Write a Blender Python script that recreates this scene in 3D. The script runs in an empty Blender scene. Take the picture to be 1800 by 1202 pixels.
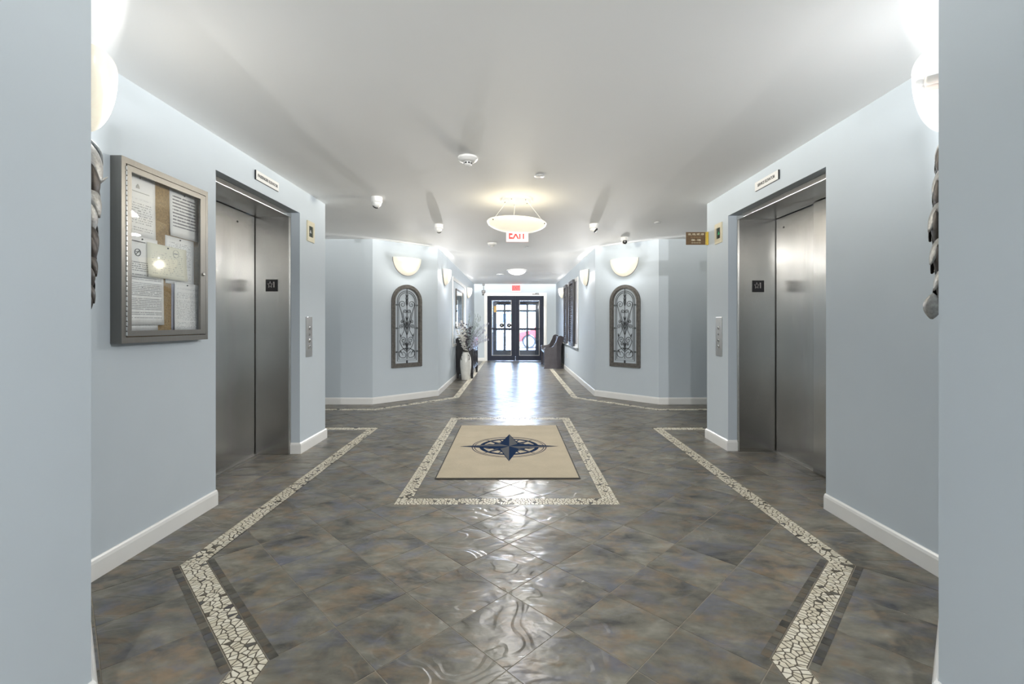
import bpy, bmesh, math, random
from mathutils import Vector, Matrix
random.seed(7)
PI = math.pi
SC = bpy.context.scene
COL = SC.collection

# ------------------------------------------------------------------ camera, world, exposure
F_PX, HORIZON, VPX = 800.0, 568.0, 903.0          # focal length and vanishing point in the 1800x1202 frame
cam_d = bpy.data.cameras.new('camera')
cam_d.sensor_width = 36.0
cam_d.lens = 36.0 * F_PX / 1800.0
cam_d.shift_x = (900.0 - VPX) / 1800.0
cam_d.shift_y = (HORIZON - 601.0) / 1800.0
cam_d.clip_start = 0.05
cam = bpy.data.objects.new('camera', cam_d)
cam.location = (0, 0, 1.2)
cam.rotation_euler = (PI / 2, 0, 0)
COL.objects.link(cam)
SC.camera = cam

world = bpy.data.worlds.new('world')
SC.world = world
world.use_nodes = True
wb = world.node_tree.nodes['Background']
wb.inputs[0].default_value = (0.58, 0.74, 1.0, 1)
wb.inputs[1].default_value = 20.0

SC.view_settings.view_transform = 'Standard'
SC.view_settings.look = 'None'
SC.view_settings.gamma = 1.0
SC.view_settings.use_curve_mapping = False
SC.view_settings.exposure = 0.95
SC.cycles.use_denoising = True
SC.cycles.max_bounces = 10
SC.cycles.diffuse_bounces = 6
SC.cycles.glossy_bounces = 4
SC.cycles.transparent_max_bounces = 12
SC.cycles.sample_clamp_indirect = 4.0
SC.cycles.caustics_reflective = False
SC.cycles.caustics_refractive = False

E_SCONCE, E_UP, E_SHADE, E_PEND, E_PEND_UP, E_FLUSH = 14.0, 6.3, 0.20, 5.0, 9.0, 13.0
WARM = (1.0, 0.96, 0.89)
NEUT = (1.0, 0.985, 0.97)
CEIL = 2.445

# ------------------------------------------------------------------ materials
def new_mat(name):
    m = bpy.data.materials.new(name)
    m.use_nodes = True
    nt = m.node_tree
    b = nt.nodes['Principled BSDF']
    return m, nt, b

def nd(nt, kind, **kw):
    n = nt.nodes.new(kind)
    for k, v in kw.items():
        if k in n.inputs.keys() if hasattr(n.inputs, 'keys') else False:
            n.inputs[k].default_value = v
        else:
            setattr(n, k, v)
    return n

def ramp(nt, src, stops):
    r = nt.nodes.new('ShaderNodeValToRGB')
    el = r.color_ramp.elements
    while len(el) < len(stops):
        el.new(0.5)
    for e, (p, c) in zip(el, stops):
        e.position = p
        e.color = (c[0], c[1], c[2], 1) if not isinstance(c, (int, float)) else (c, c, c, 1)
    nt.links.new(src, r.inputs[0])
    return r.outputs[0]

def mix(nt, fac, a, b, mode='MIX'):
    n = nt.nodes.new('ShaderNodeMix')
    n.data_type = 'RGBA'
    n.blend_type = mode
    for sock, v in ((n.inputs[0], fac), (n.inputs[6], a), (n.inputs[7], b)):
        if hasattr(v, 'is_linked'):
            nt.links.new(v, sock)
        elif isinstance(v, (int, float)):
            sock.default_value = v
        else:
            sock.default_value = (v[0], v[1], v[2], 1)
    return n.outputs[2]

def noise(nt, vec, scale, detail=4, rough=0.55, dist=0.0, typ=None):
    n = nt.nodes.new('ShaderNodeTexNoise')
    n.inputs['Scale'].default_value = scale
    n.inputs['Detail'].default_value = detail
    n.inputs['Roughness'].default_value = rough
    n.inputs['Distortion'].default_value = dist
    if typ:
        n.noise_type = typ
    if vec is not None:
        nt.links.new(vec, n.inputs['Vector'])
    return n.outputs[0]

def bump(nt, b, h, strength, dist, prev=None):
    n = nt.nodes.new('ShaderNodeBump')
    n.inputs['Strength'].default_value = strength
    n.inputs['Distance'].default_value = dist
    nt.links.new(h, n.inputs['Height'])
    if prev is not None:
        nt.links.new(prev, n.inputs['Normal'])
    if b is not None:
        nt.links.new(n.outputs[0], b.inputs['Normal'])
    return n.outputs[0]

def position(nt):
    return nt.nodes.new('ShaderNodeNewGeometry').outputs['Position']

def objcoord(nt):
    return nt.nodes.new('ShaderNodeTexCoord').outputs['Object']

def plain(name, col, rough=0.5, metal=0.0, emit=0.0, ecol=None, var=0.0, vscale=20.0, bmp=0.0, spec=None):
    m, nt, b = new_mat(name)
    b.inputs['Base Color'].default_value = (*col, 1)
    b.inputs['Roughness'].default_value = rough
    b.inputs['Metallic'].default_value = metal
    if spec is not None:
        b.inputs['Specular IOR Level'].default_value = spec
    if emit:
        b.inputs['Emission Color'].default_value = (*(ecol or col), 1)
        b.inputs['Emission Strength'].default_value = emit
    if var or bmp:
        n = noise(nt, objcoord(nt), vscale, 5)
        if var:
            c = ramp(nt, n, [(0.3, [x * (1 - var) for x in col]), (0.7, [min(1, x * (1 + var)) for x in col])])
            nt.links.new(c, b.inputs['Base Color'])
        if bmp:
            bump(nt, b, n, bmp, 0.002)
    return m

MT = {}
MT['wall'] = plain('wall_paint', (0.54, 0.60, 0.65), 0.62, spec=0.25, var=0.012, vscale=3.0)
_m = MT['wall']; _nt = _m.node_tree
bump(_nt, _nt.nodes['Principled BSDF'], noise(_nt, position(_nt), 240, 3), 0.08, 0.001)
MT['ceil'] = plain('ceiling_paint', (0.92, 0.92, 0.915), 0.7, var=0.01, vscale=1.5)
MT['trim'] = plain('trim_paint', (0.80, 0.80, 0.78), 0.3, var=0.02, vscale=6)
MT['dark'] = plain('dark_interior', (0.02, 0.02, 0.022), 0.6, var=0.1)
MT['black_plastic'] = plain('black_plastic', (0.015, 0.015, 0.017), 0.3, var=0.1)
MT['white_plastic'] = plain('white_plastic', (0.78, 0.78, 0.76), 0.35, var=0.02)
MT['grey_plastic'] = plain('grey_plastic', (0.35, 0.35, 0.34), 0.4, var=0.05)
MT['black_text'] = plain('black_ink', (0.02, 0.02, 0.025), 0.6, var=0.1)
MT['white_text'] = plain('raised_silver_letter', (0.55, 0.52, 0.50), 0.4, metal=0.4, var=0.03)
MT['cream_text'] = plain('cream_ink', (0.75, 0.68, 0.5), 0.5, var=0.05)
MT['tan_text'] = plain('tan_ink', (0.45, 0.30, 0.16), 0.5, var=0.05)
MT['brass'] = plain('polished_brass', (0.75, 0.55, 0.12), 0.25, metal=0.85, var=0.05)
MT['brown_plate'] = plain('brown_plate', (0.13, 0.075, 0.032), 0.4, var=0.15, vscale=40)
MT['sign_white'] = plain('sign_white', (0.75, 0.75, 0.73), 0.45, var=0.02)
MT['ivory'] = plain('ivory_lantern', (0.62, 0.57, 0.42), 0.4, var=0.05)
MT['lantern_screen'] = plain('lantern_screen', (0.02, 0.035, 0.028), 0.15, var=0.5, vscale=30)
MT['green_led'] = plain('green_arrow', (0.02, 0.12, 0.05), 0.3, emit=0.25, ecol=(0.05, 0.5, 0.2))
MT['navy_door'] = plain('dark_navy_door_paint', (0.022, 0.027, 0.045), 0.6, var=0.1, vscale=12, spec=0.2)
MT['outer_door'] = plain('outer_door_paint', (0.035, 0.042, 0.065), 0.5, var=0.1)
MT['dark_wood'] = plain('dark_stained_wood', (0.030, 0.026, 0.032), 0.28, var=0.3, vscale=9)
MT['black_wood'] = plain('black_lacquered_wood', (0.018, 0.017, 0.02), 0.25, var=0.2, vscale=9)
MT['ceramic'] = plain('white_glazed_ceramic', (0.72, 0.72, 0.68), 0.22, var=0.06, vscale=25)
MT['iron_handle'] = plain('dark_iron', (0.03, 0.028, 0.025), 0.5, metal=0.6, var=0.15)
MT['iron'] = plain('wrought_iron', (0.055, 0.06, 0.065), 0.5, metal=0.4, var=0.25, vscale=40)
MT['arch_wood'] = plain('weathered_grey_brown_frame', (0.125, 0.118, 0.108), 0.55, var=0.3, vscale=30, bmp=0.3)
MT['cork'] = plain('cork', (0.33, 0.225, 0.105), 0.8, var=0.35, vscale=120, bmp=0.3)
MT['rubber'] = plain('dark_rubber', (0.03, 0.027, 0.022), 0.7, var=0.2)
MT['navy_print'] = plain('navy_print', (0.010, 0.024, 0.062), 1.0, var=0.15, vscale=200, spec=0.05)
MT['grey_print'] = plain('grey_print', (0.095, 0.10, 0.108), 1.0, var=0.15, vscale=200, spec=0.05)
MT['screw'] = plain('dark_screw', (0.05, 0.05, 0.05), 0.4, metal=0.7, var=0.1)
MT['cork_pin'] = plain('dark_pin', (0.02, 0.02, 0.02), 0.4, var=0.1)
MT['stem'] = plain('dry_stem', (0.10, 0.10, 0.085), 0.8, var=0.3)
MT['blossom'] = plain('pale_blossom', (0.74, 0.72, 0.68), 0.8, var=0.2)
MT['sage'] = plain('sage_leaf', (0.36, 0.42, 0.42), 0.8, var=0.2)
MT['plum'] = plain('plum_leaf', (0.07, 0.06, 0.075), 0.8, var=0.2)
MT['lavender'] = plain('lavender_sprig', (0.50, 0.52, 0.62), 0.8, var=0.2)
MT['car_red'] = plain('red_car_paint', (0.55, 0.03, 0.03), 0.25, var=0.04)
MT['tyre'] = plain('tyre_rubber', (0.02, 0.02, 0.02), 0.8, var=0.1)
MT['alloy'] = plain('wheel_alloy', (0.6, 0.62, 0.65), 0.3, metal=0.7, var=0.05)
MT['carglass'] = plain('car_window_glass', (0.05, 0.06, 0.07), 0.08, var=0.1)
MT['asphalt'] = plain('asphalt', (0.30, 0.30, 0.31), 0.9, var=0.15, vscale=3)
MT['picket'] = plain('white_picket_paint', (0.62, 0.62, 0.58), 0.6, var=0.04)
MT['blue_sign'] = plain('blue_sign_paint', (0.06, 0.20, 0.36), 0.4, var=0.05)
MT['amber'] = plain('amber_sticker', (0.55, 0.32, 0.06), 0.5, var=0.1)
MT['backplate'] = plain('red_primer_backplate', (0.33, 0.09, 0.06), 0.6, var=0.2)
MT['socket'] = plain('ceramic_lamp_socket', (0.10, 0.092, 0.078), 0.5, var=0.05)
MT['silver_leaf'] = plain('hammered_silver_leaf', (0.33, 0.33, 0.32), 0.45, metal=0.5, var=0.25, vscale=90, bmp=0.8)
MT['dark_leaf'] = plain('dark_bronze_leaf', (0.04, 0.033, 0.028), 0.45, metal=0.5, var=0.3, vscale=60, bmp=0.5)
MT['shutter'] = plain('charcoal_shutter_paint', (0.045, 0.046, 0.055), 0.4, var=0.08)
MT['glaze_art'] = plain('pale_landscape_print', (0.42, 0.50, 0.52), 0.2, var=0.45, vscale=5)
MT['art_frame'] = plain('dark_picture_frame', (0.06, 0.055, 0.05), 0.4, var=0.15)
MT['frosted'] = plain('pale_window_panel', (0.60, 0.60, 0.63), 0.2, var=0.05, vscale=3)

def shade_mat(name, col, strength):
    m, nt, b = new_mat(name)
    n = noise(nt, objcoord(nt), 14, 5, 0.6, 2.5)
    c = ramp(nt, n, [(0.3, [x * 0.94 for x in col]), (0.7, col)])
    nt.links.new(c, b.inputs['Base Color'])
    nt.links.new(c, b.inputs['Emission Color'])
    b.inputs['Emission Strength'].default_value = strength
    b.inputs['Roughness'].default_value = 0.25
    return m
MT['shade'] = shade_mat('alabaster_glass_lit', (0.95, 0.89, 0.74), E_SHADE)
def clear_shade():
    m, nt, b = new_mat('clear_white_glass_lit')
    b.inputs['Base Color'].default_value = (0.95, 0.95, 0.92, 1)
    b.inputs['Emission Color'].default_value = (1, 0.99, 0.95, 1)
    b.inputs['Emission Strength'].default_value = 0.35
    n = noise(nt, objcoord(nt), 9, 3)
    nt.links.new(ramp(nt, n, [(0.3, 0.13), (0.7, 0.17)]), b.inputs['Alpha'])
    b.inputs['Roughness'].default_value = 0.2
    return m
MT['clear_shade'] = clear_shade()
MT['bowl'] = shade_mat('scavo_glass_bowl_lit', (0.96, 0.89, 0.70), 0.42)
MT['flush'] = shade_mat('opal_glass_lit', (1.0, 0.98, 0.94), 2.2)
MT['bulb'] = plain('lit_bulb_glass', (0.10, 0.105, 0.11), 0.08, emit=0.12, ecol=(1, 0.98, 0.95), var=0.02)
MT['exit_red'] = plain('lit_red_letter', (0.40, 0.008, 0.006), 0.5, emit=0.35, ecol=(1.0, 0.015, 0.012), var=0.02)
MT['exit_face'] = plain('exit_sign_face', (0.72, 0.66, 0.64), 0.4, emit=0.12, ecol=(1, 0.5, 0.45), var=0.02)
MT['exit_glow'] = plain('lit_red_panel', (0.25, 0.03, 0.03), 0.5, emit=0.6, ecol=(1.0, 0.10, 0.11), var=0.02)

def steel_mat(name, base=0.50, rough=0.27, aniso=0.75, tint=(1, 0.985, 0.95)):
    m, nt, b = new_mat(name)
    b.inputs['Metallic'].default_value = 1.0
    b.inputs['Roughness'].default_value = rough
    b.inputs['Anisotropic'].default_value = aniso
    tg = nt.nodes.new('ShaderNodeTangent')
    tg.direction_type = 'RADIAL'; tg.axis = 'Z'
    nt.links.new(tg.outputs[0], b.inputs['Tangent'])
    mp = nt.nodes.new('ShaderNodeMapping')
    mp.inputs['Scale'].default_value = (160, 160, 1.2)
    nt.links.new(position(nt), mp.inputs[0])
    n = noise(nt, mp.outputs[0], 3.0, 3)
    n2 = noise(nt, position(nt), 2.2, 3)
    c = ramp(nt, n, [(0.25, [base * 0.9 * t for t in tint]), (0.75, [base * 1.08 * t for t in tint])])
    c2 = ramp(nt, n2, [(0.3, (0.88, 0.88, 0.88)), (0.7, (1, 1, 1))])
    nt.links.new(mix(nt, 1.0, c, c2, 'MULTIPLY'), b.inputs['Base Color'])
    return m
MT['steel'] = steel_mat('brushed_stainless_steel', 0.56, 0.25)
MT['steel_bright'] = steel_mat('polished_stainless_edge', 0.72, 0.22, 0.3)
MT['steel_sill'] = steel_mat('steel_sill', 0.45, 0.4, 0.2)
MT['alu'] = steel_mat('satin_aluminium_frame', 0.23, 0.42, 0.2, (1, 0.97, 0.91))
MT['panel_steel'] = steel_mat('satin_call_panel', 0.6, 0.33, 0.2)

def glass_mat(name, tint=(1, 1, 1), rough=0.0, refl=0.9):
    m, nt, b = new_mat(name)
    nt.nodes.remove(b)
    out = nt.nodes['Material Output']
    tr = nt.nodes.new('ShaderNodeBsdfTransparent'); tr.inputs[0].default_value = (*tint, 1)
    gl = nt.nodes.new('ShaderNodeBsdfGlossy'); gl.inputs['Roughness'].default_value = rough
    gl.inputs[0].default_value = (refl, refl, refl, 1)
    lw = nt.nodes.new('ShaderNodeLayerWeight'); lw.inputs[0].default_value = 0.5
    pw_ = nt.nodes.new('ShaderNodeMath'); pw_.operation = 'POWER'; pw_.inputs[1].default_value = 5.0
    nt.links.new(lw.outputs['Facing'], pw_.inputs[0])
    fr = nt.nodes.new('ShaderNodeMath'); fr.operation = 'MULTIPLY_ADD'; fr.inputs[1].default_value = 0.95; fr.inputs[2].default_value = 0.045
    nt.links.new(pw_.outputs[0], fr.inputs[0])
    mx = nt.nodes.new('ShaderNodeMixShader')
    nt.links.new(fr.outputs[0], mx.inputs[0]); nt.links.new(tr.outputs[0], mx.inputs[1]); nt.links.new(gl.outputs[0], mx.inputs[2])
    nt.links.new(mx.outputs[0], out.inputs[0])
    return m
MT['glass'] = glass_mat('clear_glass', (0.99, 0.995, 0.995))
MT['door_glass'] = glass_mat('door_glass', (0.90, 0.94, 0.98), 0.02)

def slate_mat(name, gain=1.0, relief=1.0, rough=0.30):
    m, nt, b = new_mat(name)
    geo = nt.nodes.new('ShaderNodeNewGeometry')
    oi = nt.nodes.new('ShaderNodeObjectInfo')
    ad = nt.nodes.new('ShaderNodeMath'); ad.operation = 'MULTIPLY_ADD'
    nt.links.new(oi.outputs['Random'], ad.inputs[0]); ad.inputs[1].default_value = 5.3
    sc_ = nt.nodes.new('ShaderNodeMath'); sc_.operation = 'MULTIPLY'; sc_.inputs[1].default_value = 7.1
    nt.links.new(geo.outputs['Random Per Island'], sc_.inputs[0]); nt.links.new(sc_.outputs[0], ad.inputs[2])
    va = nt.nodes.new('ShaderNodeVectorMath'); va.operation = 'ADD'
    nt.links.new(geo.outputs['Position'], va.inputs[0]); nt.links.new(ad.outputs[0], va.inputs[1])
    v = va.outputs[0]
    # stretched coordinates give the lamellar slate look
    mp = nt.nodes.new('ShaderNodeMapping'); mp.inputs['Scale'].default_value = (0.80, 1.25, 1); mp.inputs['Rotation'].default_value = (0, 0, 0.5)
    nt.links.new(v, mp.inputs[0]); vs = mp.outputs[0]
    n1 = noise(nt, vs, 5.5, 8, 0.62, 0.4)
    n2 = noise(nt, vs, 9.5, 7, 0.65, 0.3)
    n3 = noise(nt, vs, 6.0, 8, 0.66, 0.4)
    n4 = noise(nt, vs, 24, 2, 0.5)
    g = gain
    base = ramp(nt, n1, [(0.30, (0.036 * g, 0.037 * g, 0.037 * g)), (0.47, (0.114 * g, 0.108 * g, 0.088 * g)), (0.70, (0.205 * g, 0.197 * g, 0.162 * g))])
    c = mix(nt, ramp(nt, n2, [(0.48, 0.0), (0.66, 0.85)]), base, (0.175 * g, 0.130 * g, 0.085 * g))
    c = mix(nt, ramp(nt, n3, [(0.50, 0.0), (0.66, 0.75)]), c, (0.100 * g, 0.106 * g, 0.134 * g))
    c = mix(nt, 1.0, c, ramp(nt, n4, [(0.25, 0.84), (0.75, 1.14)]), 'MULTIPLY')
    per = nt.nodes.new('ShaderNodeMath'); per.operation = 'FRACT'; nt.links.new(ad.outputs[0], per.inputs[0])
    c = mix(nt, 1.0, c, ramp(nt, per.outputs[0], [(0.0, 0.84), (1.0, 1.14)]), 'MULTIPLY')
    nt.links.new(c, b.inputs['Base Color'])
    b.inputs['Roughness'].default_value = rough
    b.inputs['Specular IOR Level'].default_value = 0.33
    # cleft ledges: stepped noise gives the sharp curved edges of split slate
    h2 = ramp(nt, noise(nt, vs, 3.2, 2, 0.45, 0.8), [(0.0, 0.0), (0.38, 0.14), (0.41, 0.34), (0.47, 0.42), (0.50, 0.62), (0.57, 0.70), (0.60, 0.92), (1.0, 1.0)])
    h1 = noise(nt, vs, 6.5, 1.5, 0.4, 0.4)
    p = bump(nt, None, h2, 0.6 * relief, 0.012)
    p = bump(nt, None, h1, 0.38 * relief, 0.010, p)
    bump(nt, b, noise(nt, vs, 17, 2.5, 0.5, 0.3), 0.42 * relief, 0.006, p)
    return m
MT['slate'] = slate_mat('slate_tile', 1.22)
MT['slate_dark'] = slate_mat('dark_slate_edging', 0.75, 0.5, 0.45)
MT['grout'] = plain('tan_grout', (0.30, 0.27, 0.215), 0.8, var=0.2, vscale=30)
MT['mosaic_bed'] = plain('brown_mosaic_grout', (0.10, 0.085, 0.062), 0.75, var=0.2, vscale=40)

def cream_stone():
    m, nt, b = new_mat('cream_mosaic_stone')
    oi = nt.nodes.new('ShaderNodeObjectInfo'); geo = nt.nodes.new('ShaderNodeNewGeometry')
    a = nt.nodes.new('ShaderNodeMath'); a.operation = 'ADD'
    nt.links.new(oi.outputs['Random'], a.inputs[0]); nt.links.new(geo.outputs['Random Per Island'], a.inputs[1])
    f = nt.nodes.new('ShaderNodeMath'); f.operation = 'FRACT'; nt.links.new(a.outputs[0], f.inputs[0])
    c = ramp(nt, f.outputs[0], [(0.0, (0.57, 0.52, 0.40)), (0.5, (0.67, 0.62, 0.50)), (1.0, (0.73, 0.69, 0.58))])
    n = noise(nt, position(nt), 60, 4)
    c = mix(nt, 1.0, c, ramp(nt, n, [(0.3, 0.9), (0.7, 1.04)]), 'MULTIPLY')
    nt.links.new(c, b.inputs['Base Color']); b.inputs['Roughness'].default_value = 0.35
    return m
MT['cream_stone'] = cream_stone()

def mat_fabric():
    m, nt, b = new_mat('beige_mat_pile')
    n = noise(nt, position(nt), 420, 2); n2 = noise(nt, position(nt), 5, 4)
    c = ramp(nt, n, [(0.3, (0.37, 0.315, 0.225)), (0.7, (0.51, 0.445, 0.335))])
    c = mix(nt, 1.0, c, ramp(nt, n2, [(0.3, 0.93), (0.7, 1.05)]), 'MULTIPLY')
    nt.links.new(c, b.inputs['Base Color']); b.inputs['Roughness'].default_value = 0.95
    bump(nt, b, n, 0.4, 0.002)
    return m
MT['mat_pile'] = mat_fabric()

def paper_mat(name, col, ink, lines, density, margin=0.1, top=0.9, bottom=0.1, seed=0.0, head=None):
    """printed sheet: rows of broken strokes, as seen from afar (UV: 0..1 across the sheet)"""
    m, nt, b = new_mat(name)
    uv = nt.nodes.new('ShaderNodeTexCoord').outputs['UV']
    sp = nt.nodes.new('ShaderNodeSeparateXYZ'); nt.links.new(uv, sp.inputs[0])
    def math_(op, a, bb):
        n = nt.nodes.new('ShaderNodeMath'); n.operation = op
        for i, v in enumerate((a, bb)):
            if v is None: continue
            if hasattr(v, 'is_linked'): nt.links.new(v, n.inputs[i])
            else: n.inputs[i].default_value = v
        return n.outputs[0]
    row = math_('MULTIPLY', sp.outputs[1], lines)
    fr = math_('FRACT', row, None)
    band = math_('LESS_THAN', fr, 0.45)
    fl = math_('FLOOR', row, None)
    cv = nt.nodes.new('ShaderNodeCombineXYZ')
    nt.links.new(math_('MULTIPLY', sp.outputs[0], 26.0), cv.inputs[0]); nt.links.new(math_('MULTIPLY', fl, 7.3), cv.inputs[1]); cv.inputs[2].default_value = seed
    wn = noise(nt, cv.outputs[0], 1.0, 2, 0.7)
    word = math_('GREATER_THAN', wn, 1.0 - density)
    cv2 = nt.nodes.new('ShaderNodeCombineXYZ'); nt.links.new(math_('MULTIPLY', fl, 3.7), cv2.inputs[0]); cv2.inputs[1].default_value = seed + 5
    rowon = math_('GREATER_THAN', noise(nt, cv2.outputs[0], 1.0, 0), 0.40)
    a = math_('MULTIPLY', math_('MULTIPLY', band, word), rowon)
    for sock, lo, hi in ((sp.outputs[0], margin, 1 - margin), (sp.outputs[1], bottom, top)):
        a = math_('MULTIPLY', a, math_('MULTIPLY', math_('GREATER_THAN', sock, lo), math_('LESS_THAN', sock, hi)))
    c = mix(nt, math_('MULTIPLY', a, ink), col, (0.06, 0.06, 0.09))
    nt.links.new(c, b.inputs['Base Color']); b.inputs['Roughness'].default_value = 0.6
    return m

# ------------------------------------------------------------------ geometry helpers
class MB:
    """collects shapes; build() links them as one mesh object"""
    def __init__(s):
        s.v, s.f, s.uv = [], [], None
    def add(s, vs, fs):
        o = len(s.v); s.v += [tuple(v) for v in vs]; s.f += [tuple(i + o for i in f) for f in fs]; return s
    def box(s, x0, x1, y0, y1, z0, z1):
        return s.add([(x0, y0, z0), (x1, y0, z0), (x1, y1, z0), (x0, y1, z0), (x0, y0, z1), (x1, y0, z1), (x1, y1, z1), (x0, y1, z1)],
                     [(0, 3, 2, 1), (4, 5, 6, 7), (0, 1, 5, 4), (1, 2, 6, 5), (2, 3, 7, 6), (3, 0, 4, 7)])
    def bbox(s, x0, x1, y0, y1, z0, z1, b=0.004):
        """box with chamfered edges"""
        bm = bmesh.new()
        bmesh.ops.create_cube(bm, size=1)
        for v in bm.verts:
            v.co = Vector(((x0 + x1) / 2 + v.co.x * (x1 - x0), (y0 + y1) / 2 + v.co.y * (y1 - y0), (z0 + z1) / 2 + v.co.z * (z1 - z0)))
        bmesh.ops.bevel(bm, geom=list(bm.edges), offset=b, segments=2, affect='EDGES', profile=0.7)
        return s.bm(bm)
    def bm(s, bm):
        bm.verts.index_update()
        s.add([v.co[:] for v in bm.verts], [[v.index for v in f.verts] for f in bm.faces]); bm.free(); return s
    def prism(s, poly, z0, z1):
        """poly: list of (x, y), counter-clockwise"""
        n = len(poly)
        if sum(poly[i][0] * poly[(i + 1) % n][1] - poly[(i + 1) % n][0] * poly[i][1] for i in range(n)) < 0: poly = poly[::-1]
        return s.add([(x, y, z0) for x, y in poly] + [(x, y, z1) for x, y in poly],
                     [tuple(range(n))[::-1], tuple(range(n, 2 * n))] + [(i, (i + 1) % n, n + (i + 1) % n, n + i) for i in range(n)])
    def slabxz(s, poly, y0, y1):
        """poly in (x, z), extruded along y"""
        n = len(poly)
        return s.add([(x, y0, z) for x, z in poly] + [(x, y1, z) for x, z in poly],
                     [tuple(range(n)), tuple(range(n, 2 * n))[::-1]] + [(i, n + i, n + (i + 1) % n, (i + 1) % n) for i in range(n)])
    def ring_xz(s, a, b, y0, y1):
        """closed frame between outline a and outline b (same count) in (x, z), extruded along y"""
        n = len(a)
        vs = [(x, y0, z) for x, z in a] + [(x, y0, z) for x, z in b] + [(x, y1, z) for x, z in a] + [(x, y1, z) for x, z in b]
        fs = []
        for i in range(n):
            j = (i + 1) % n
            fs += [(i, j, n + j, n + i), (2 * n + i, 3 * n + i, 3 * n + j, 2 * n + j), (i, 2 * n + i, 2 * n + j, j), (n + i, n + j, 3 * n + j, 3 * n + i)]
        return s.add(vs, fs)
    def tube(s, pts, r, seg=6, closed=False, r_end=None):
        pts = [Vector(p) for p in pts]; n = len(pts); vs, fs = [], []
        up = None
        for i, p in enumerate(pts):
            a = pts[(i - 1) % n] if (closed or i > 0) else pts[0]
            b = pts[(i + 1) % n] if (closed or i < n - 1) else pts[-1]
            t = (b - a)
            t = t.normalized() if t.length > 1e-9 else Vector((0, 0, 1))
            if up is None:
                up = t.orthogonal().normalized()
            up = (up - t * up.dot(t)); up = up.normalized() if up.length > 1e-6 else t.orthogonal().normalized()
            w = t.cross(up)
            rr = r if r_end is None else r + (r_end - r) * i / max(1, n - 1)
            for k in range(seg):
                q = 2 * PI * k / seg
                vs.append(p + up * (math.cos(q) * rr) + w * (math.sin(q) * rr))
        for i in range(n if closed else n - 1):
            for k in range(seg):
                a, b = i * seg + k, i * seg + (k + 1) % seg
                j = ((i + 1) % n) * seg
                fs.append((a, b, j + (k + 1) % seg, j + k))
        if not closed:
            fs += [tuple(range(seg))[::-1], tuple(range((n - 1) * seg, n * seg))]
        return s.add(vs, fs)
    def lathe(s, prof, c=(0, 0, 0), seg=32, cap=True):
        """prof: list of (r, z) around the z axis at c"""
        vs, fs = [], []
        for r, z in prof:
            for k in range(seg):
                q = 2 * PI * k / seg
                vs.append((c[0] + r * math.cos(q), c[1] + r * math.sin(q), c[2] + z))
        for i in range(len(prof) - 1):
            for k in range(seg):
                a, b = i * seg + k, i * seg + (k + 1) % seg
                fs.append((a, b, b + seg, a + seg))
        if cap:
            if prof[0][0] > 1e-5: fs.append(tuple(range(seg))[::-1])
            if prof[-1][0] > 1e-5: fs.append(tuple(range((len(prof) - 1) * seg, len(prof) * seg)))
        return s.add(vs, fs)
    def ell(s, c, r, seg=8, rings=5):
        vs, fs = [], []
        for i in range(rings + 1):
            t = PI * i / rings
            for k in range(seg):
                q = 2 * PI * k / seg
                vs.append((c[0] + r[0] * math.sin(t) * math.cos(q), c[1] + r[1] * math.sin(t) * math.sin(q), c[2] + r[2] * math.cos(t)))
        for i in range(rings):
            for k in range(seg):
                a, b = i * seg + k, i * seg + (k + 1) % seg
                fs.append((a, a + seg, b + seg, b))
        return s.add(vs, fs)
    def xf(s, mat):
        s.v = [tuple(mat @ Vector(v)) for v in s.v]; return s
    def build(s, name, mat, parent=None, smooth=False, loc=None):
        me = bpy.data.meshes.new(name)
        me.from_pydata(s.v, [], s.f); me.validate(verbose=False)
        bm = bmesh.new(); bm.from_mesh(me)
        bmesh.ops.remove_doubles(bm, verts=bm.verts, dist=1e-6)
        bmesh.ops.recalc_face_normals(bm, faces=bm.faces)
        bm.to_mesh(me); bm.free()
        if mat is not None: me.materials.append(MT[mat] if isinstance(mat, str) else mat)
        if smooth:
            for p in me.polygons: p.use_smooth = True
            try: me.set_sharp_from_angle(angle=math.radians(40))
            except Exception: pass
        o = bpy.data.objects.new(name, me); COL.objects.link(o)
        if parent is not None: o.parent = parent
        if loc is not None: o.location = loc
        return o

def tag(o, label, cat, group=None, kind=None):
    o['label'] = label; o['category'] = cat
    if group: o['group'] = group
    if kind: o['kind'] = kind
    return o

def thing(name, label, cat, loc=(0, 0, 0), rz=0.0, group=None, kind=None):
    o = bpy.data.objects.new(name, None); o.empty_display_size = 0.1; COL.objects.link(o)
    o.location = loc; o.rotation_euler = (0, 0, rz)
    return tag(o, label, cat, group, kind)

def lettering(body, size, mat, parent, loc, name='lettering', extrude=0.0006, squash=1.0, bold=0.0):
    """flat text facing local -y"""
    cu = bpy.data.curves.new('text', 'FONT'); cu.body = body; cu.size = size; cu.extrude = extrude
    cu.align_x = 'CENTER'; cu.align_y = 'CENTER'; cu.offset = bold; cu.resolution_u = 3
    o = bpy.data.objects.new('text', cu); COL.objects.link(o)
    dg = bpy.context.evaluated_depsgraph_get()
    me = bpy.data.meshes.new_from_object(o.evaluated_get(dg))
    bpy.data.objects.remove(o); bpy.data.curves.remove(cu)
    me.transform(Matrix.Rotation(PI / 2, 4, 'X') @ Matrix.Diagonal((squash, 1, 1, 1)))
    me.materials.clear(); me.materials.append(MT[mat])
    t = bpy.data.objects.new(name, me); COL.objects.link(t); t.parent = parent; t.location = loc
    return t

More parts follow.
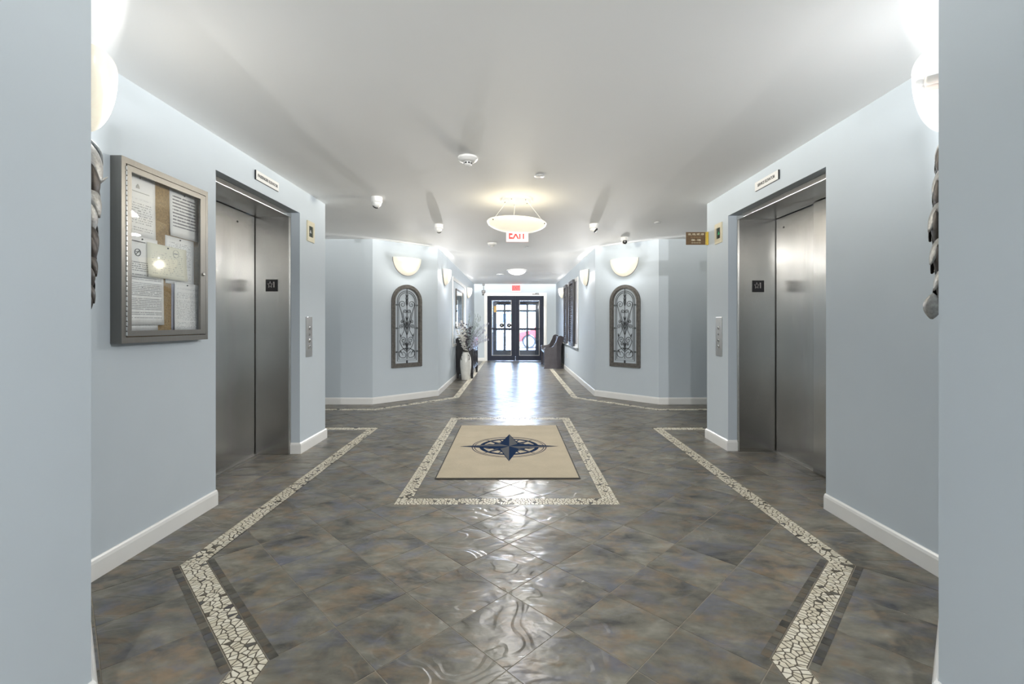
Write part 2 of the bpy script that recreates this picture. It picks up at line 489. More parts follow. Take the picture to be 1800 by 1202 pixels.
def falloff(d, kind):
    """gentle distance falloff, as the photograph's compressed exposure shows it"""
    d.use_nodes = True
    nt = d.node_tree
    em = next(n for n in nt.nodes if n.type == 'EMISSION')
    f = nt.nodes.new('ShaderNodeLightFalloff'); f.inputs['Strength'].default_value = 1.0
    nt.links.new(f.outputs[kind], em.inputs['Strength'])

def lamp(name, loc, energy, col, radius, parent=None):
    d = bpy.data.lights.new(name, 'POINT'); d.energy = energy; d.color = col; d.shadow_soft_size = radius
    falloff(d, 'Constant')
    o = bpy.data.objects.new(name, d); COL.objects.link(o); o.location = loc
    if parent is not None: o.parent = parent
    return o

def soft_lamp(name, loc, rot, energy, col, sx, sy, parent):
    """the light that leaves a lamp through its glass"""
    d = bpy.data.lights.new(name, 'AREA'); d.energy = energy; d.color = col; d.shape = 'DISK'; d.size = sx * 2.4
    falloff(d, 'Linear')
    o = bpy.data.objects.new(name, d); COL.objects.link(o); o.location = loc; o.rotation_euler = rot; o.parent = parent
    return o

def smooth_line(pts, k=6):
    """Catmull-Rom through 2-D or 3-D points"""
    P = [Vector((*p, 0)) if len(p) == 2 else Vector(p) for p in pts]
    out = []
    for i in range(len(P) - 1):
        a, b, c, d = P[max(0, i - 1)], P[i], P[i + 1], P[min(len(P) - 1, i + 2)]
        for j in range(k):
            t = j / k
            out.append(0.5 * ((2 * b) + (c - a) * t + (2 * a - 5 * b + 4 * c - d) * t * t + (3 * b - a - 3 * c + d) * t ** 3))
    out.append(P[-1])
    return out

# ------------------------------------------------------------------ plan of the lobby (x right, y away from the camera)
XL, XR = -1.97, 2.02                       # lift walls
PL, PR = (-1.30, 1.40), (1.307, 1.40)      # near corners of the passage the camera stands in
YC = 4.755                                 # end of the lift walls
FL1, FL2 = (-2.09, 6.737), (-1.258, 7.525) # far angled walls
FR1, FR2 = (2.148, 6.741), (1.345, 7.515)
YD = 14.5                                  # wall with the entrance doors
YB = -4.0
SIDE = 5.2
TH = 0.15
LO = (3.009, 4.193, 2.215)                 # passenger lift opening: near y, far y, height
RO = (2.944, 4.288, 2.212)                 # service lift opening

# near angled wall endpoints on the lift walls
AL = (XL, PL[1] + (PL[0] - XL))
AR = (XR, PR[1] + (XR - PR[0]))

def wallp(name, label, build):
    mb = MB(); build(mb)
    return tag(mb.build(name, 'wall'), label, 'wall', kind='structure')

wallp('wall_passage_left', 'pale blue passage wall at the left edge of the picture',
      lambda m: m.prism([(PL[0], YB), PL, AL, (-2.6, AL[1]), (-2.6, YB)], 0, CEIL))
wallp('wall_passage_right', 'pale blue passage wall at the right edge of the picture',
      lambda m: m.prism([(PR[0], YB), PR, AR, (2.65, AR[1]), (2.65, YB)], 0, CEIL))
wallp('wall_passage_back', 'pale blue wall closing the passage behind the viewer',
      lambda m: m.box(-1.3, 1.307, YB - TH, YB, 0, CEIL))
def _wl(m):
    m.prism([AL, (XL, LO[0]), (-2.6, LO[0]), (-2.6, AL[1])], 0, CEIL)
    m.prism([(XL, LO[1]), (XL, YC), (-2.6, YC), (-2.6, LO[1])], 0, CEIL)
    m.box(-2.6, XL, LO[0], LO[1], LO[2], CEIL)
wallp('wall_left', 'pale blue left wall holding the passenger elevator and notice cabinet', _wl)
def _wr(m):
    m.prism([AR, (XR, RO[0]), (2.65, RO[0]), (2.65, AR[1])], 0, CEIL)
    m.prism([(XR, RO[1]), (XR, YC), (2.65, YC), (2.65, RO[1])], 0, CEIL)
    m.box(XR, 2.65, RO[0], RO[1], RO[2], CEIL)
wallp('wall_right', 'pale blue right wall holding the service elevator', _wr)
wallp('wall_side_hall_left_near', 'near wall of the left side hall behind the passenger elevator', lambda m: m.box(-SIDE, -2.6, YC - TH, YC, 0, CEIL))
wallp('wall_side_hall_right_near', 'near wall of the right side hall behind the service elevator', lambda m: m.box(2.65, SIDE, YC - TH, YC, 0, CEIL))
wallp('wall_side_hall_left_far', 'flat pale blue far wall of the left side hall', lambda m: m.box(-SIDE, FL1[0], FL1[1], FL1[1] + 0.4, 0, CEIL))
wallp('wall_side_hall_right_far', 'flat pale blue far wall of the right side hall', lambda m: m.box(FR1[0], SIDE, FR1[1], FR1[1] + 0.4, 0, CEIL))
wallp('wall_side_hall_left_end', 'end wall of the left side hall', lambda m: m.box(-SIDE - TH, -SIDE, YC - TH, FL1[1] + 0.4, 0, CEIL))
wallp('wall_side_hall_right_end', 'end wall of the right side hall', lambda m: m.box(SIDE, SIDE + TH, YC - TH, FR1[1] + 0.4, 0, CEIL))
wallp('wall_angled_left', 'angled pale blue wall with left arched grille and sconce', lambda m: m.prism([FL1, FL2, (FL2[0] - 0.12, FL2[1] + 0.02), (FL1[0] - 0.02, FL1[1] + 0.3)], 0, CEIL))
wallp('wall_angled_right', 'angled pale blue wall with right arched grille and sconce', lambda m: m.prism([FR1, FR2, (FR2[0] + 0.12, FR2[1] + 0.02), (FR1[0] + 0.02, FR1[1] + 0.3)], 0, CEIL))
wallp('wall_corridor_left', 'pale blue left wall of the entrance corridor behind the console table', lambda m: m.box(FL2[0] - TH, FL2[0], FL2[1], YD, 0, CEIL))
wallp('wall_corridor_right', 'pale blue right wall of the entrance corridor behind the pew', lambda m: m.box(FR2[0], FR2[0] + TH, FR2[1], YD, 0, CEIL))
DX0, DX1, DZ = -0.841, 0.957, 2.07
def _we(m):
    m.box(FL2[0] - TH, DX0, YD, YD + 0.14, 0, CEIL); m.box(DX1, FR2[0] + TH, YD, YD + 0.14, 0, CEIL); m.box(DX0, DX1, YD, YD + 0.14, DZ, CEIL)
wallp('wall_entrance', 'pale blue end wall around the dark entrance doors', _we)
YV = 16.3
def _wv(m):
    m.box(-1.3, -1.15, YD + 0.14, YV, 0, CEIL); m.box(1.25, 1.4, YD + 0.14, YV, 0, CEIL)
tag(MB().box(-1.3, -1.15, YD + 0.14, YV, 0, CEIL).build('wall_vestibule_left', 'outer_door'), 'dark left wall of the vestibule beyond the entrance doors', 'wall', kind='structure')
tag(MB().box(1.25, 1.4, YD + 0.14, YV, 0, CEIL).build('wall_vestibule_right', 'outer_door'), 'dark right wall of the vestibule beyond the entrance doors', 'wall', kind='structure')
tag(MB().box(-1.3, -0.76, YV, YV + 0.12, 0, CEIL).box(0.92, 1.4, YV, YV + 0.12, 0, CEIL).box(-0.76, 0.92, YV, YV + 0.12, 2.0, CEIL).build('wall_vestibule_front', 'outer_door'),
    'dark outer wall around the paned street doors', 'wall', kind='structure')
tag(MB().box(-5.4, 5.4, YB - 0.2, YV + 0.12, CEIL, CEIL + 0.1).build('ceiling', 'ceil'), 'smooth white painted ceiling of the lobby', 'ceiling', kind='structure')

# ------------------------------------------------------------------ baseboards
def baseboard(name, label, pts, side):
    """pts: polyline on the wall face; side: +1 room to the left of travel, -1 to the right"""
    P = [Vector((*p, 0)) for p in pts]
    prof = [(0, 0), (0.015, 0), (0.015, 0.078), (0.011, 0.092), (0.005, 0.10), (0, 0.10)]
    n = len(P); rows = []
    nrm = []
    for i in range(n - 1):
        t = (P[i + 1] - P[i]).normalized(); nrm.append(Vector((-t.y, t.x, 0)) * side)
    for i in range(n):
        if i == 0: d = nrm[0]
        elif i == n - 1: d = nrm[-1]
        else:
            d = (nrm[i - 1] + nrm[i]); d = d / d.length_squared * 2 if d.length > 1e-6 else nrm[i]
        rows.append([tuple(P[i] + d * (0.0008 + a) + Vector((0, 0, z + 0.0005))) for a, z in prof])
    mb = MB(); vs = [v for r in rows for v in r]; k = len(prof); fs = []
    for i in range(n - 1):
        for j in range(k):
            a, b = i * k + j, i * k + (j + 1) % k
            fs.append((a, b, b + k, a + k))
    fs += [tuple(range(k)), tuple(range((n - 1) * k, n * k))[::-1]]
    mb.add(vs, fs)
    return tag(mb.build(name, 'trim'), label, 'baseboard', kind='structure')
JL, JR = -2.056, 2.108     # where the steel lift frames start
baseboard('baseboard_passage_left', 'white baseboard wrapping the left passage corner up to the passenger elevator', [(PL[0], YB), PL, AL, (XL, LO[0])], -1)
baseboard('baseboard_passage_right', 'white baseboard wrapping the right passage corner up to the service elevator', [(PR[0], YB), PR, AR, (XR, RO[0])], 1)
baseboard('baseboard_left', 'short white baseboard under the passenger elevator call panel', [(JL + 0.004, LO[1]), (XL, LO[1]), (XL, YC), (-SIDE, YC)], -1)
baseboard('baseboard_right', 'short white baseboard under the service elevator call panel', [(JR - 0.004, RO[1]), (XR, RO[1]), (XR, YC), (SIDE, YC)], 1)
baseboard('baseboard_far_left', 'white baseboard along the left side hall and angled wall', [(-SIDE, FL1[1]), FL1, FL2, (FL2[0], YD - 0.002)], -1)
baseboard('baseboard_far_right', 'white baseboard along the right side hall and angled wall', [(SIDE, FR1[1]), FR1, FR2, (FR2[0], YD - 0.002)], 1)
baseboard('baseboard_entrance_left', 'white baseboard left of the entrance door casing', [(FL2[0] + 0.016, YD), (DX0 - 0.1, YD)], -1)
baseboard('baseboard_entrance_right', 'white baseboard right of the entrance door casing', [(DX1 + 0.1, YD), (FR2[0] - 0.016, YD)], -1)

# ------------------------------------------------------------------ floor: slate tiles and mosaic borders
GZ = -0.0016
floor_poly = [(-5.35, YB), (5.35, YB), (5.35, YV + 0.1), (-5.35, YV + 0.1)]
floor = tag(MB().prism(floor_poly, -0.08, GZ).build('floor', 'grout'), 'grey slate tile floor with cream mosaic borders', 'floor', kind='structure')

def sh_clip(sub, clip):
    """Sutherland-Hodgman: clip polygon convex and counter-clockwise"""
    out = sub
    for i in range(len(clip)):
        a, b = clip[i], clip[(i + 1) % len(clip)]
        ex, ey = b[0] - a[0], b[1] - a[1]
        inp, out = out, []
        if not inp: return []
        pd = None
        for j in range(len(inp)):
            p, q = inp[j - 1], inp[j]
            dp = ex * (p[1] - a[1]) - ey * (p[0] - a[0]); dq = ex * (q[1] - a[1]) - ey * (q[0] - a[0])
            if dq >= 0:
                if dp < 0:
                    t = dp / (dp - dq); out.append((p[0] + (q[0] - p[0]) * t, p[1] + (q[1] - p[1]) * t))
                out.append(q)
            elif dp >= 0:
                t = dp / (dp - dq); out.append((p[0] + (q[0] - p[0]) * t, p[1] + (q[1] - p[1]) * t))
    return out

def area(p):
    return sum(p[i - 1][0] * p[i][1] - p[i][0] * p[i - 1][1] for i in range(len(p))) / 2

def clean(p, eps=2e-4):
    out = []
    for q in p:
        if not out or math.hypot(q[0] - out[-1][0], q[1] - out[-1][1]) > eps: out.append(q)
    while len(out) > 2 and math.hypot(out[0][0] - out[-1][0], out[0][1] - out[-1][1]) < eps: out.pop()
    return out

def offset_line(pts, d):
    """offset an open polyline to its left by d, mitred"""
    P = [Vector(p) for p in pts]; N = []
    for i in range(len(P) - 1):
        t = (P[i + 1] - P[i]).normalized(); N.append(Vector((-t.y, t.x)))
    out = []
    for i, p in enumerate(P):
        if i == 0: v = N[0]
        elif i == len(P) - 1: v = N[-1]
        else: v = N[i - 1] + N[i]; v = v * (2 / v.length_squared)
        out.append(tuple(p + v * d))
    return out

HW = 0.052
band_nl = [(-0.923, YB), (-0.923, 1.597), (-1.603, 2.276), (-1.603, 5.18), (-SIDE, 5.18)]
band_fl = [(-SIDE, 6.33), (-1.93, 6.33), (-0.93, 7.36), (-0.93, YD)]
band_fr = [(0.985, YD), (0.985, 7.36), (2.0, 6.33), (SIDE, 6.33)]
band_nr = [(SIDE, 5.18), (1.64, 5.18), (1.64, 2.276), (0.97, 1.606), (0.97, YB)]
EDGE = 0.002
# travelling up the left and down the right keeps the middle of the lobby on the right-hand side
def inner(b): return offset_line(b, -(HW + EDGE))
def outer(b): return offset_line(b, HW + EDGE)
mat_o = (-0.795, 0.705, 3.016, 5.783)      # outer edge of the mosaic frame around the mat
mat_i = (-0.693, 0.603, 3.116, 5.683)
onl, ofl, ofr, onr = outer(band_nl), outer(band_fl), outer(band_fr), outer(band_nr)
core = inner(band_nl) + inner(band_fl) + inner(band_fr) + inner(band_nr)
if area(core) < 0: core = core[::-1]
# the mat frame is cut out of the core by splitting it into four pieces meeting around it
def rect(x0, x1, y0, y1): return [(x0, y0), (x1, y0), (x1, y1), (x0, y1)]
e = EDGE
fields = []   # (polygon, grid angle, grid origin)
D45 = PI / 4
O45 = (-0.025, 2.024)
big = 9.0
cuts = sorted([-9.0, 20.0] + [inner(b)[i][1] for b, i in ((band_nl, 1), (band_nl, 3), (band_fl, 1), (band_fl, 2), (band_fr, 1), (band_fr, 2), (band_nr, 1), (band_nr, 3))])
for r in (rect(-big, mat_o[0] - e, -big, 20), rect(mat_o[1] + e, big, -big, 20), rect(mat_o[0] - e, mat_o[1] + e, -big, mat_o[2] - e), rect(mat_o[0] - e, mat_o[1] + e, mat_o[3] + e, 20)):
    for ya, yb_ in zip(cuts[:-1], cuts[1:]):      # horizontal strips keep every piece convex
        if yb_ - ya > 1e-4:
            pc = sh_clip(sh_clip(core, rect(-big, big, ya, yb_)), r)
            if len(pc) > 2 and abs(area(pc)) > 1e-5: fields.append((pc, D45, O45, 'core'))
fields.append((rect(mat_i[0] + e, mat_i[1] - e, mat_i[2] + e, mat_i[3] - e), D45, O45, 'mat'))
S = 0.3197
fields += [
    ([(PL[0], YB), PL, onl[1], (onl[1][0], YB)], 0, (PL[0], 0.2), 's'),
    ([PL, AL, onl[2], onl[1]], D45, onl[2], 's'),
    ([AL, (XL, YC), onl[3], onl[2]], 0, (onl[2][0] - S, onl[2][1] + 0.05), 'l'),
    (rect(-2.36, XL, LO[0], LO[1]), 0, (onl[2][0] - S, onl[2][1] + 0.05), 'l'),
    ([(XL, YC), (-SIDE, YC), (-SIDE, onl[3][1]), onl[3]], 0, (XL, YC), 's'),
    ([(PR[0], YB), PR, onr[3], (onr[3][0], YB)], 0, (onr[3][0], 0.2), 's'),
    ([PR, AR, onr[2], onr[3]], D45, onr[2], 's'),
    ([AR, (XR, YC), onr[1], onr[2]], 0, (onr[2][0], onr[2][1] + 0.05), 'r'),
    (rect(XR, 2.44, RO[0], RO[1]), 0, (onr[2][0], onr[2][1] + 0.05), 'r'),
    ([(XR, YC), (SIDE, YC), (SIDE, onr[1][1]), onr[1]], 0, (XR, YC), 's'),
    ([(-SIDE, FL1[1]), FL1, ofl[1], (-SIDE, ofl[1][1])], 0, FL1, 's'),
    ([FL1, FL2, ofl[2], ofl[1]], D45, ofl[1], 's'),
    ([FL2, (FL2[0], YD), (ofl[2][0], YD), ofl[2]], 0, FL2, 's'),
    ([(SIDE, FR1[1]), FR1, ofr[2], (SIDE, ofr[2][1])], 0, FR1, 's'),
    ([FR1, FR2, ofr[1], ofr[2]], D45, ofr[2], 's'),
    ([FR2, (FR2[0], YD), (ofr[1][0], YD), ofr[1]], 0, (FR2[0] - S, FR2[1]), 's'),
    (rect(-1.15, 1.25, YD, YV), 0, (0, YD), 's'),
]
G = 0.0018   # half grout joint
tiles = []
for fi, (poly, ang, org, kind) in enumerate(fields):
    if len(poly) < 3: continue
    if area(poly) < 0: poly = poly[::-1]
    ca, sa = math.cos(ang), math.sin(ang)
    loc = [((x - org[0]) * ca + (y - org[1]) * sa, -(x - org[0]) * sa + (y - org[1]) * ca) for x, y in poly]
    i0, i1 = math.floor(min(p[0] for p in loc) / S), math.ceil(max(p[0] for p in loc) / S)
    j0, j1 = math.floor(min(p[1] for p in loc) / S), math.ceil(max(p[1] for p in loc) / S)
    for i in range(i0, i1):
        for j in range(j0, j1):
            sq = [(i * S + G, j * S + G), ((i + 1) * S - G, j * S + G), ((i + 1) * S - G, (j + 1) * S - G), (i * S + G, (j + 1) * S - G)]
            c = clean(sh_clip(loc, sq))
            if len(c) < 3 or area(c) < 2e-4: continue
            w = [(org[0] + x * ca - y * sa, org[1] + x * sa + y * ca) for x, y in c]
            full = abs(area(c) - (S - 2 * G) ** 2) < 1e-6
            cx = sum(p[0] for p in w) / len(w); cy = sum(p[1] for p in w) / len(w)
            a = area(c)
            vis = cy > 1.1 and abs(cx) < 1.05 * cy + 0.1
            if cy > 7.6 and abs(cx) > 1.36: vis = False
            key = (a / cy ** 3 if vis else -1.0)
            # pieces of one tile split by the field rectangles around the mat frame belong together
            tiles.append((key, w, full, ang, (cx, cy), (fi if kind not in ('core', 'l', 'r') else kind, i, j)))
# merge pieces of one core tile that touch (they were only split for clipping)
merged = {}
for t in tiles:
    k = t[5] if isinstance(t[5][0], str) else ('u', len(merged), t[5])
    merged.setdefault(k, []).append(t)
tl = []
for k, ts in merged.items():
    tl.append((sum(t[0] for t in ts), ts))
tl.sort(key=lambda t: -t[0])
h_ = S / 2 - G
sq_mb = MB()
b_ = 0.0010
sq_mb.add([(-h_, -h_, GZ), (h_, -h_, GZ), (h_, h_, GZ), (-h_, h_, GZ), (-h_, -h_, -0.0007), (h_, -h_, -0.0007), (h_, h_, -0.0007), (-h_, h_, -0.0007),
           (-h_ + b_, -h_ + b_, 0), (h_ - b_, -h_ + b_, 0), (h_ - b_, h_ - b_, 0), (-h_ + b_, h_ - b_, 0)],
          [(8, 9, 10, 11)] + [(i, (i + 1) % 4, 4 + (i + 1) % 4, 4 + i) for i in range(4)] + [(4 + i, 4 + (i + 1) % 4, 8 + (i + 1) % 4, 8 + i) for i in range(4)])
full_me = None
rest = MB()
def flat_piece(mb, w, z0=GZ, z1=0.0):
    n = len(w)
    mb.add([(x, y, z1) for x, y in w] + [(x, y, z0) for x, y in w], [tuple(range(n)), tuple(range(n, 2 * n))[::-1]] + [(i, n + i, n + (i + 1) % n, (i + 1) % n) for i in range(n)])
for rank, (key, ts) in enumerate(tl):
    if rank >= 300 or key <= 0:
        for t in ts: flat_piece(rest, t[1])
        continue
    if len(ts) == 1 and ts[0][2]:
        t = ts[0]
        if full_me is None:
            o = sq_mb.build('floor_tile', 'slate', floor); full_me = o.data
        else:
            o = bpy.data.objects.new('floor_tile', full_me); COL.objects.link(o); o.parent = floor
        o.location = (t[4][0], t[4][1], 0); o.rotation_euler = (0, 0, t[3])
    else:
        mb = MB()
        cx, cy = ts[0][4]
        for t in ts: flat_piece(mb, [(x - cx, y - cy) for x, y in t[1]])
        mb.build('floor_tile', 'slate', floor, loc=(cx, cy, 0))
o = rest.build('floor_tiles_beyond', 'slate', floor); o['kind'] = 'stuff'

# mosaic borders: irregular stones by clipping Voronoi cells to each straight run
def cells(length, width, rng, su=0.019, sv=0.036):
    """jittered Voronoi cells in a strip [0,length] x [-width/2,width/2] (stones lie across the strip)"""
    nu, nv = max(1, round(length / su)), max(1, round(width / sv))
    du, dv = length / nu, width / nv
    P = {}
    for i in range(-4, nu + 4):
        for j in range(-2, nv + 2):
            P[i, j] = ((i + 0.5 + rng.uniform(-0.42, 0.42)) * du, -width / 2 + (j + 0.5 + rng.uniform(-0.42, 0.42)) * dv)
    out = []
    for i in range(-1, nu + 1):
        for j in range(nv):
            px, py = P[i, j]
            poly = [(px - 3 * du, -width / 2), (px + 3 * du, -width / 2), (px + 3 * du, width / 2), (px - 3 * du, width / 2)]
            for a in range(-3, 4):
                for b in range(-2, 3):
                    if (a or b) and 0 <= j + b < nv and (i + a, j + b) in P:
                        qx, qy = P[i + a, j + b]
                        mx, my, nx, ny = (px + qx) / 2, (py + qy) / 2, qx - px, qy - py
                        L = math.hypot(nx, ny)
                        g = 0.0027
                        mx -= nx / L * g; my -= ny / L * g
                        o_ = []
                        for k in range(len(poly)):
                            p, q = poly[k - 1], poly[k]
                            dp = (p[0] - mx) * nx + (p[1] - my) * ny; dq = (q[0] - mx) * nx + (q[1] - my) * ny
                            if dq <= 0:
                                if dp > 0:
                                    t = dp / (dp - dq); o_.append((p[0] + (q[0] - p[0]) * t, p[1] + (q[1] - p[1]) * t))
                                o_.append(q)
                            elif dp <= 0:
                                t = dp / (dp - dq); o_.append((p[0] + (q[0] - p[0]) * t, p[1] + (q[1] - p[1]) * t))
                        poly = o_
                        if len(poly) < 3: break
                if len(poly) < 3: break
            poly = clean(poly, 6e-4)
            if len(poly) >= 3 and area(poly) > 2e-5: out.append(poly)
    return out

rng = random.Random(11)
stones = []   # (key, world polygon, dark?, border object)
def border(label, line, closed=False):
    pts = line + [line[0]] if closed else line
    if closed:
        P = [Vector(p) for p in line]; n = len(P)
        def off(d):
            o_ = []
            for i in range(n):
                t0 = (P[i] - P[i - 1]).normalized(); t1 = (P[(i + 1) % n] - P[i]).normalized()
                v = Vector((-t0.y, t0.x)) + Vector((-t1.y, t1.x)); o_.append(tuple(P[i] + v * (2 / v.length_squared) * d))
            return o_ + [o_[0]]
        a, b = off(HW), off(-HW)
    else:
        a, b = offset_line(line, HW), offset_line(line, -HW)
    bed = MB()
    quads = []
    for i in range(len(pts) - 1):
        q = [a[i], b[i], b[i + 1], a[i + 1]]
        if area(q) < 0: q = q[::-1]
        quads.append(q)
        bed.prism(q, GZ, GZ + 0.0005)
    bo = bed.build('mosaic_border', 'mosaic_bed', floor)
    bo['label'] = label
    for i, q in enumerate(quads):
        p0, p1 = Vector(pts[i]), Vector(pts[i + 1]); L = (p1 - p0).length; t = (p1 - p0) / L; nn = Vector((-t.y, t.x))
        # extend the strip past its mitres, then clip to the mitred quad
        ext = 0.12
        dist = min(p0.length, p1.length)
        far = min(p0.y, p1.y) > 6.0 or (abs(t.y) < 0.2 and min(abs(p0.x), abs(p1.x)) > 1.2)
        su, sv = (0.030, 0.052) if far else (0.0165, 0.037)
        for c in cells(L + 2 * ext, 2 * HW - 0.006, rng, su, sv):
            w = [tuple(p0 + t * (x - ext) + nn * y) for x, y in c]
            w = clean(sh_clip(w, q), 6e-4)
            if len(w) < 3 or abs(area(w)) < 2.5e-5: continue
            if area(w) < 0: w = w[::-1]
            cx = sum(p_[0] for p_ in w) / len(w); cy = sum(p_[1] for p_ in w) / len(w)
            if cy < 0.2: continue
            vis = cy > 1.45 and abs(cx) < 0.95 * cy
            stones.append((area(w) / cy ** 3 if vis else -1, w, rng.random() < 0.075, bo, (cx, cy)))
border('cream mosaic strip along the left wall', band_nl)
border('cream mosaic strip along the right wall', band_nr)
border('cream mosaic strip along the far left wall', band_fl)
border('cream mosaic strip along the far right wall', band_fr)
mc = [(-0.744, 3.066), (0.654, 3.066), (0.654, 5.733), (-0.744, 5.733)]
border('cream mosaic frame around the compass mat', mc, True)
stones.sort(key=lambda s: -s[0])
rest_l, rest_d = MB(), MB()
for k, (key, w, dk, bo, c) in enumerate(stones):
    if k < 300 and key > 0:
        mb = MB(); flat_piece(mb, [(x - c[0], y - c[1]) for x, y in w], GZ + 0.0003, rng.uniform(-0.0003, 0.0006))
        mb.build('mosaic_stone', 'slate_dark' if dk else 'cream_stone', bo, loc=(c[0], c[1], 0))
    else:
        flat_piece(rest_d if dk else rest_l, w, GZ + 0.0003, 0.0003)
o = rest_l.build('cream_mosaic_stones', 'cream_stone', floor); o['kind'] = 'stuff'
o = rest_d.build('dark_mosaic_stones', 'slate_dark', floor); o['kind'] = 'stuff'
# small dark slate edging squares along the near angled runs
def edging(p0, p1, side):
    p0, p1 = Vector(p0), Vector(p1); L = (p1 - p0).length; t = (p1 - p0) / L; nn = Vector((-t.y, t.x)) * side
    n = round(L / 0.046); d = L / n
    for i in range(n):
        q = [p0 + t * (i * d + 0.0012) + nn * 0.002, p0 + t * ((i + 1) * d - 0.0012) + nn * 0.002, p0 + t * ((i + 1) * d - 0.0012) + nn * 0.031, p0 + t * (i * d + 0.0012) + nn * 0.031]
        q = [tuple(v) for v in q]
        if area(q) < 0: q = q[::-1]
        cx, cy = sum(v[0] for v in q) / 4, sum(v[1] for v in q) / 4
        mb = MB(); flat_piece(mb, [(x - cx, y - cy) for x, y in q], GZ, 0.0009 + rng.uniform(0, 0.0004))
        mb.build('edging_tile', 'slate_dark', floor, loc=(cx, cy, 0))
inl, inr = inner(band_nl), inner(band_nr)
edging(onl[1], onl[2], 1); edging(inl[1], inl[2], -1)
edging(onr[2], onr[3], 1); edging(inr[2], inr[3], -1)

# ------------------------------------------------------------------ compass mat
mat = thing('compass_mat', 'beige floor mat printed with a navy compass rose', 'mat', (-0.052, 4.41, 0.0012), 0.006)
MW, ML = 0.562, 0.91
MB().bbox(-MW, MW, -ML, ML, 0, 0.005, 0.002).build('rubber_edge', 'rubber', mat)
MB().bbox(-MW + 0.012, MW - 0.012, -ML + 0.012, ML - 0.012, 0.003, 0.009, 0.002).build('pile', 'mat_pile', mat)
def disc_ring(r0, r1, z, seg=72):
    mb = MB()
    vs = [(r * math.cos(2 * PI * k / seg), r * math.sin(2 * PI * k / seg), zz) for zz in (z, z + 0.0006) for r in (r0, r1) for k in range(seg)]
    fs = []
    for k in range(seg):
        j = (k + 1) % seg
        fs += [(2 * seg + k, 3 * seg + k, 3 * seg + j, 2 * seg + j), (seg + k, seg + j, 3 * seg + j, 3 * seg + k), (k, 2 * seg + k, 2 * seg + j, j)]
    return mb.add(vs, fs)
cz = 0.0092
comp = bpy.data.objects.new('compass_print', None); COL.objects.link(comp); comp.parent = mat; comp.location = (0.008, -0.012, 0)
disc_ring(0.352, 0.360, cz).build('outer_ring', 'navy_print', comp)
disc_ring(0.330, 0.337, cz).build('inner_ring', 'navy_print', comp)
disc_ring(0.250, 0.287, cz).build('disc_rim', 'navy_print', comp)
disc_ring(0.0, 0.175, cz).build('disc_centre', 'navy_print', comp)
def arm(ang, tip, base, half, z):
    ca, sa = math.cos(ang), math.sin(ang)
    f = lambda x, y: (x * ca - y * sa, x * sa + y * ca)
    T, Lp, Rp, O = f(tip, 0), f(base, half), f(base, -half), (0, 0)
    return [O, T, Lp], [O, Rp, T]
def flat(mb, poly, z):
    n = len(poly)
    return mb.add([(x, y, z + 0.0006) for x, y in poly] + [(x, y, z) for x, y in poly], [tuple(range(n))] + [(i, n + i, n + (i + 1) % n, (i + 1) % n) for i in range(n)])
for k in range(8):
    a, b = arm(PI / 8 + k * PI / 4, 0.27, 0.06, 0.028, cz)
    mb = MB(); flat(mb, a, cz + 0.0002); flat(mb, b, cz + 0.0002); mb.build('ray', 'navy_print', comp)
for k in range(4):
    a, b = arm(PI / 4 + k * PI / 2, 0.345, 0.06, 0.042, cz)
    flat(MB(), a, cz + 0.0006).build('star_point_dark', 'navy_print', comp); flat(MB(), b, cz + 0.0006).build('star_point_light', 'grey_print', comp)
for k in range(4):
    a, b = arm(k * PI / 2, 0.462, 0.088, 0.082, cz)
    # the light half of every main arm is framed by a navy outline
    a2, b2 = arm(k * PI / 2, 0.474, 0.092, 0.092, cz)
    mb = MB(); flat(mb, a2, cz + 0.0008); flat(mb, b2, cz + 0.0008); mb.build('star_outline', 'navy_print', comp)
    flat(MB(), a, cz + 0.0013).build('star_point_dark', 'navy_print', comp); flat(MB(), b, cz + 0.0013).build('star_point_light', 'grey_print', comp)

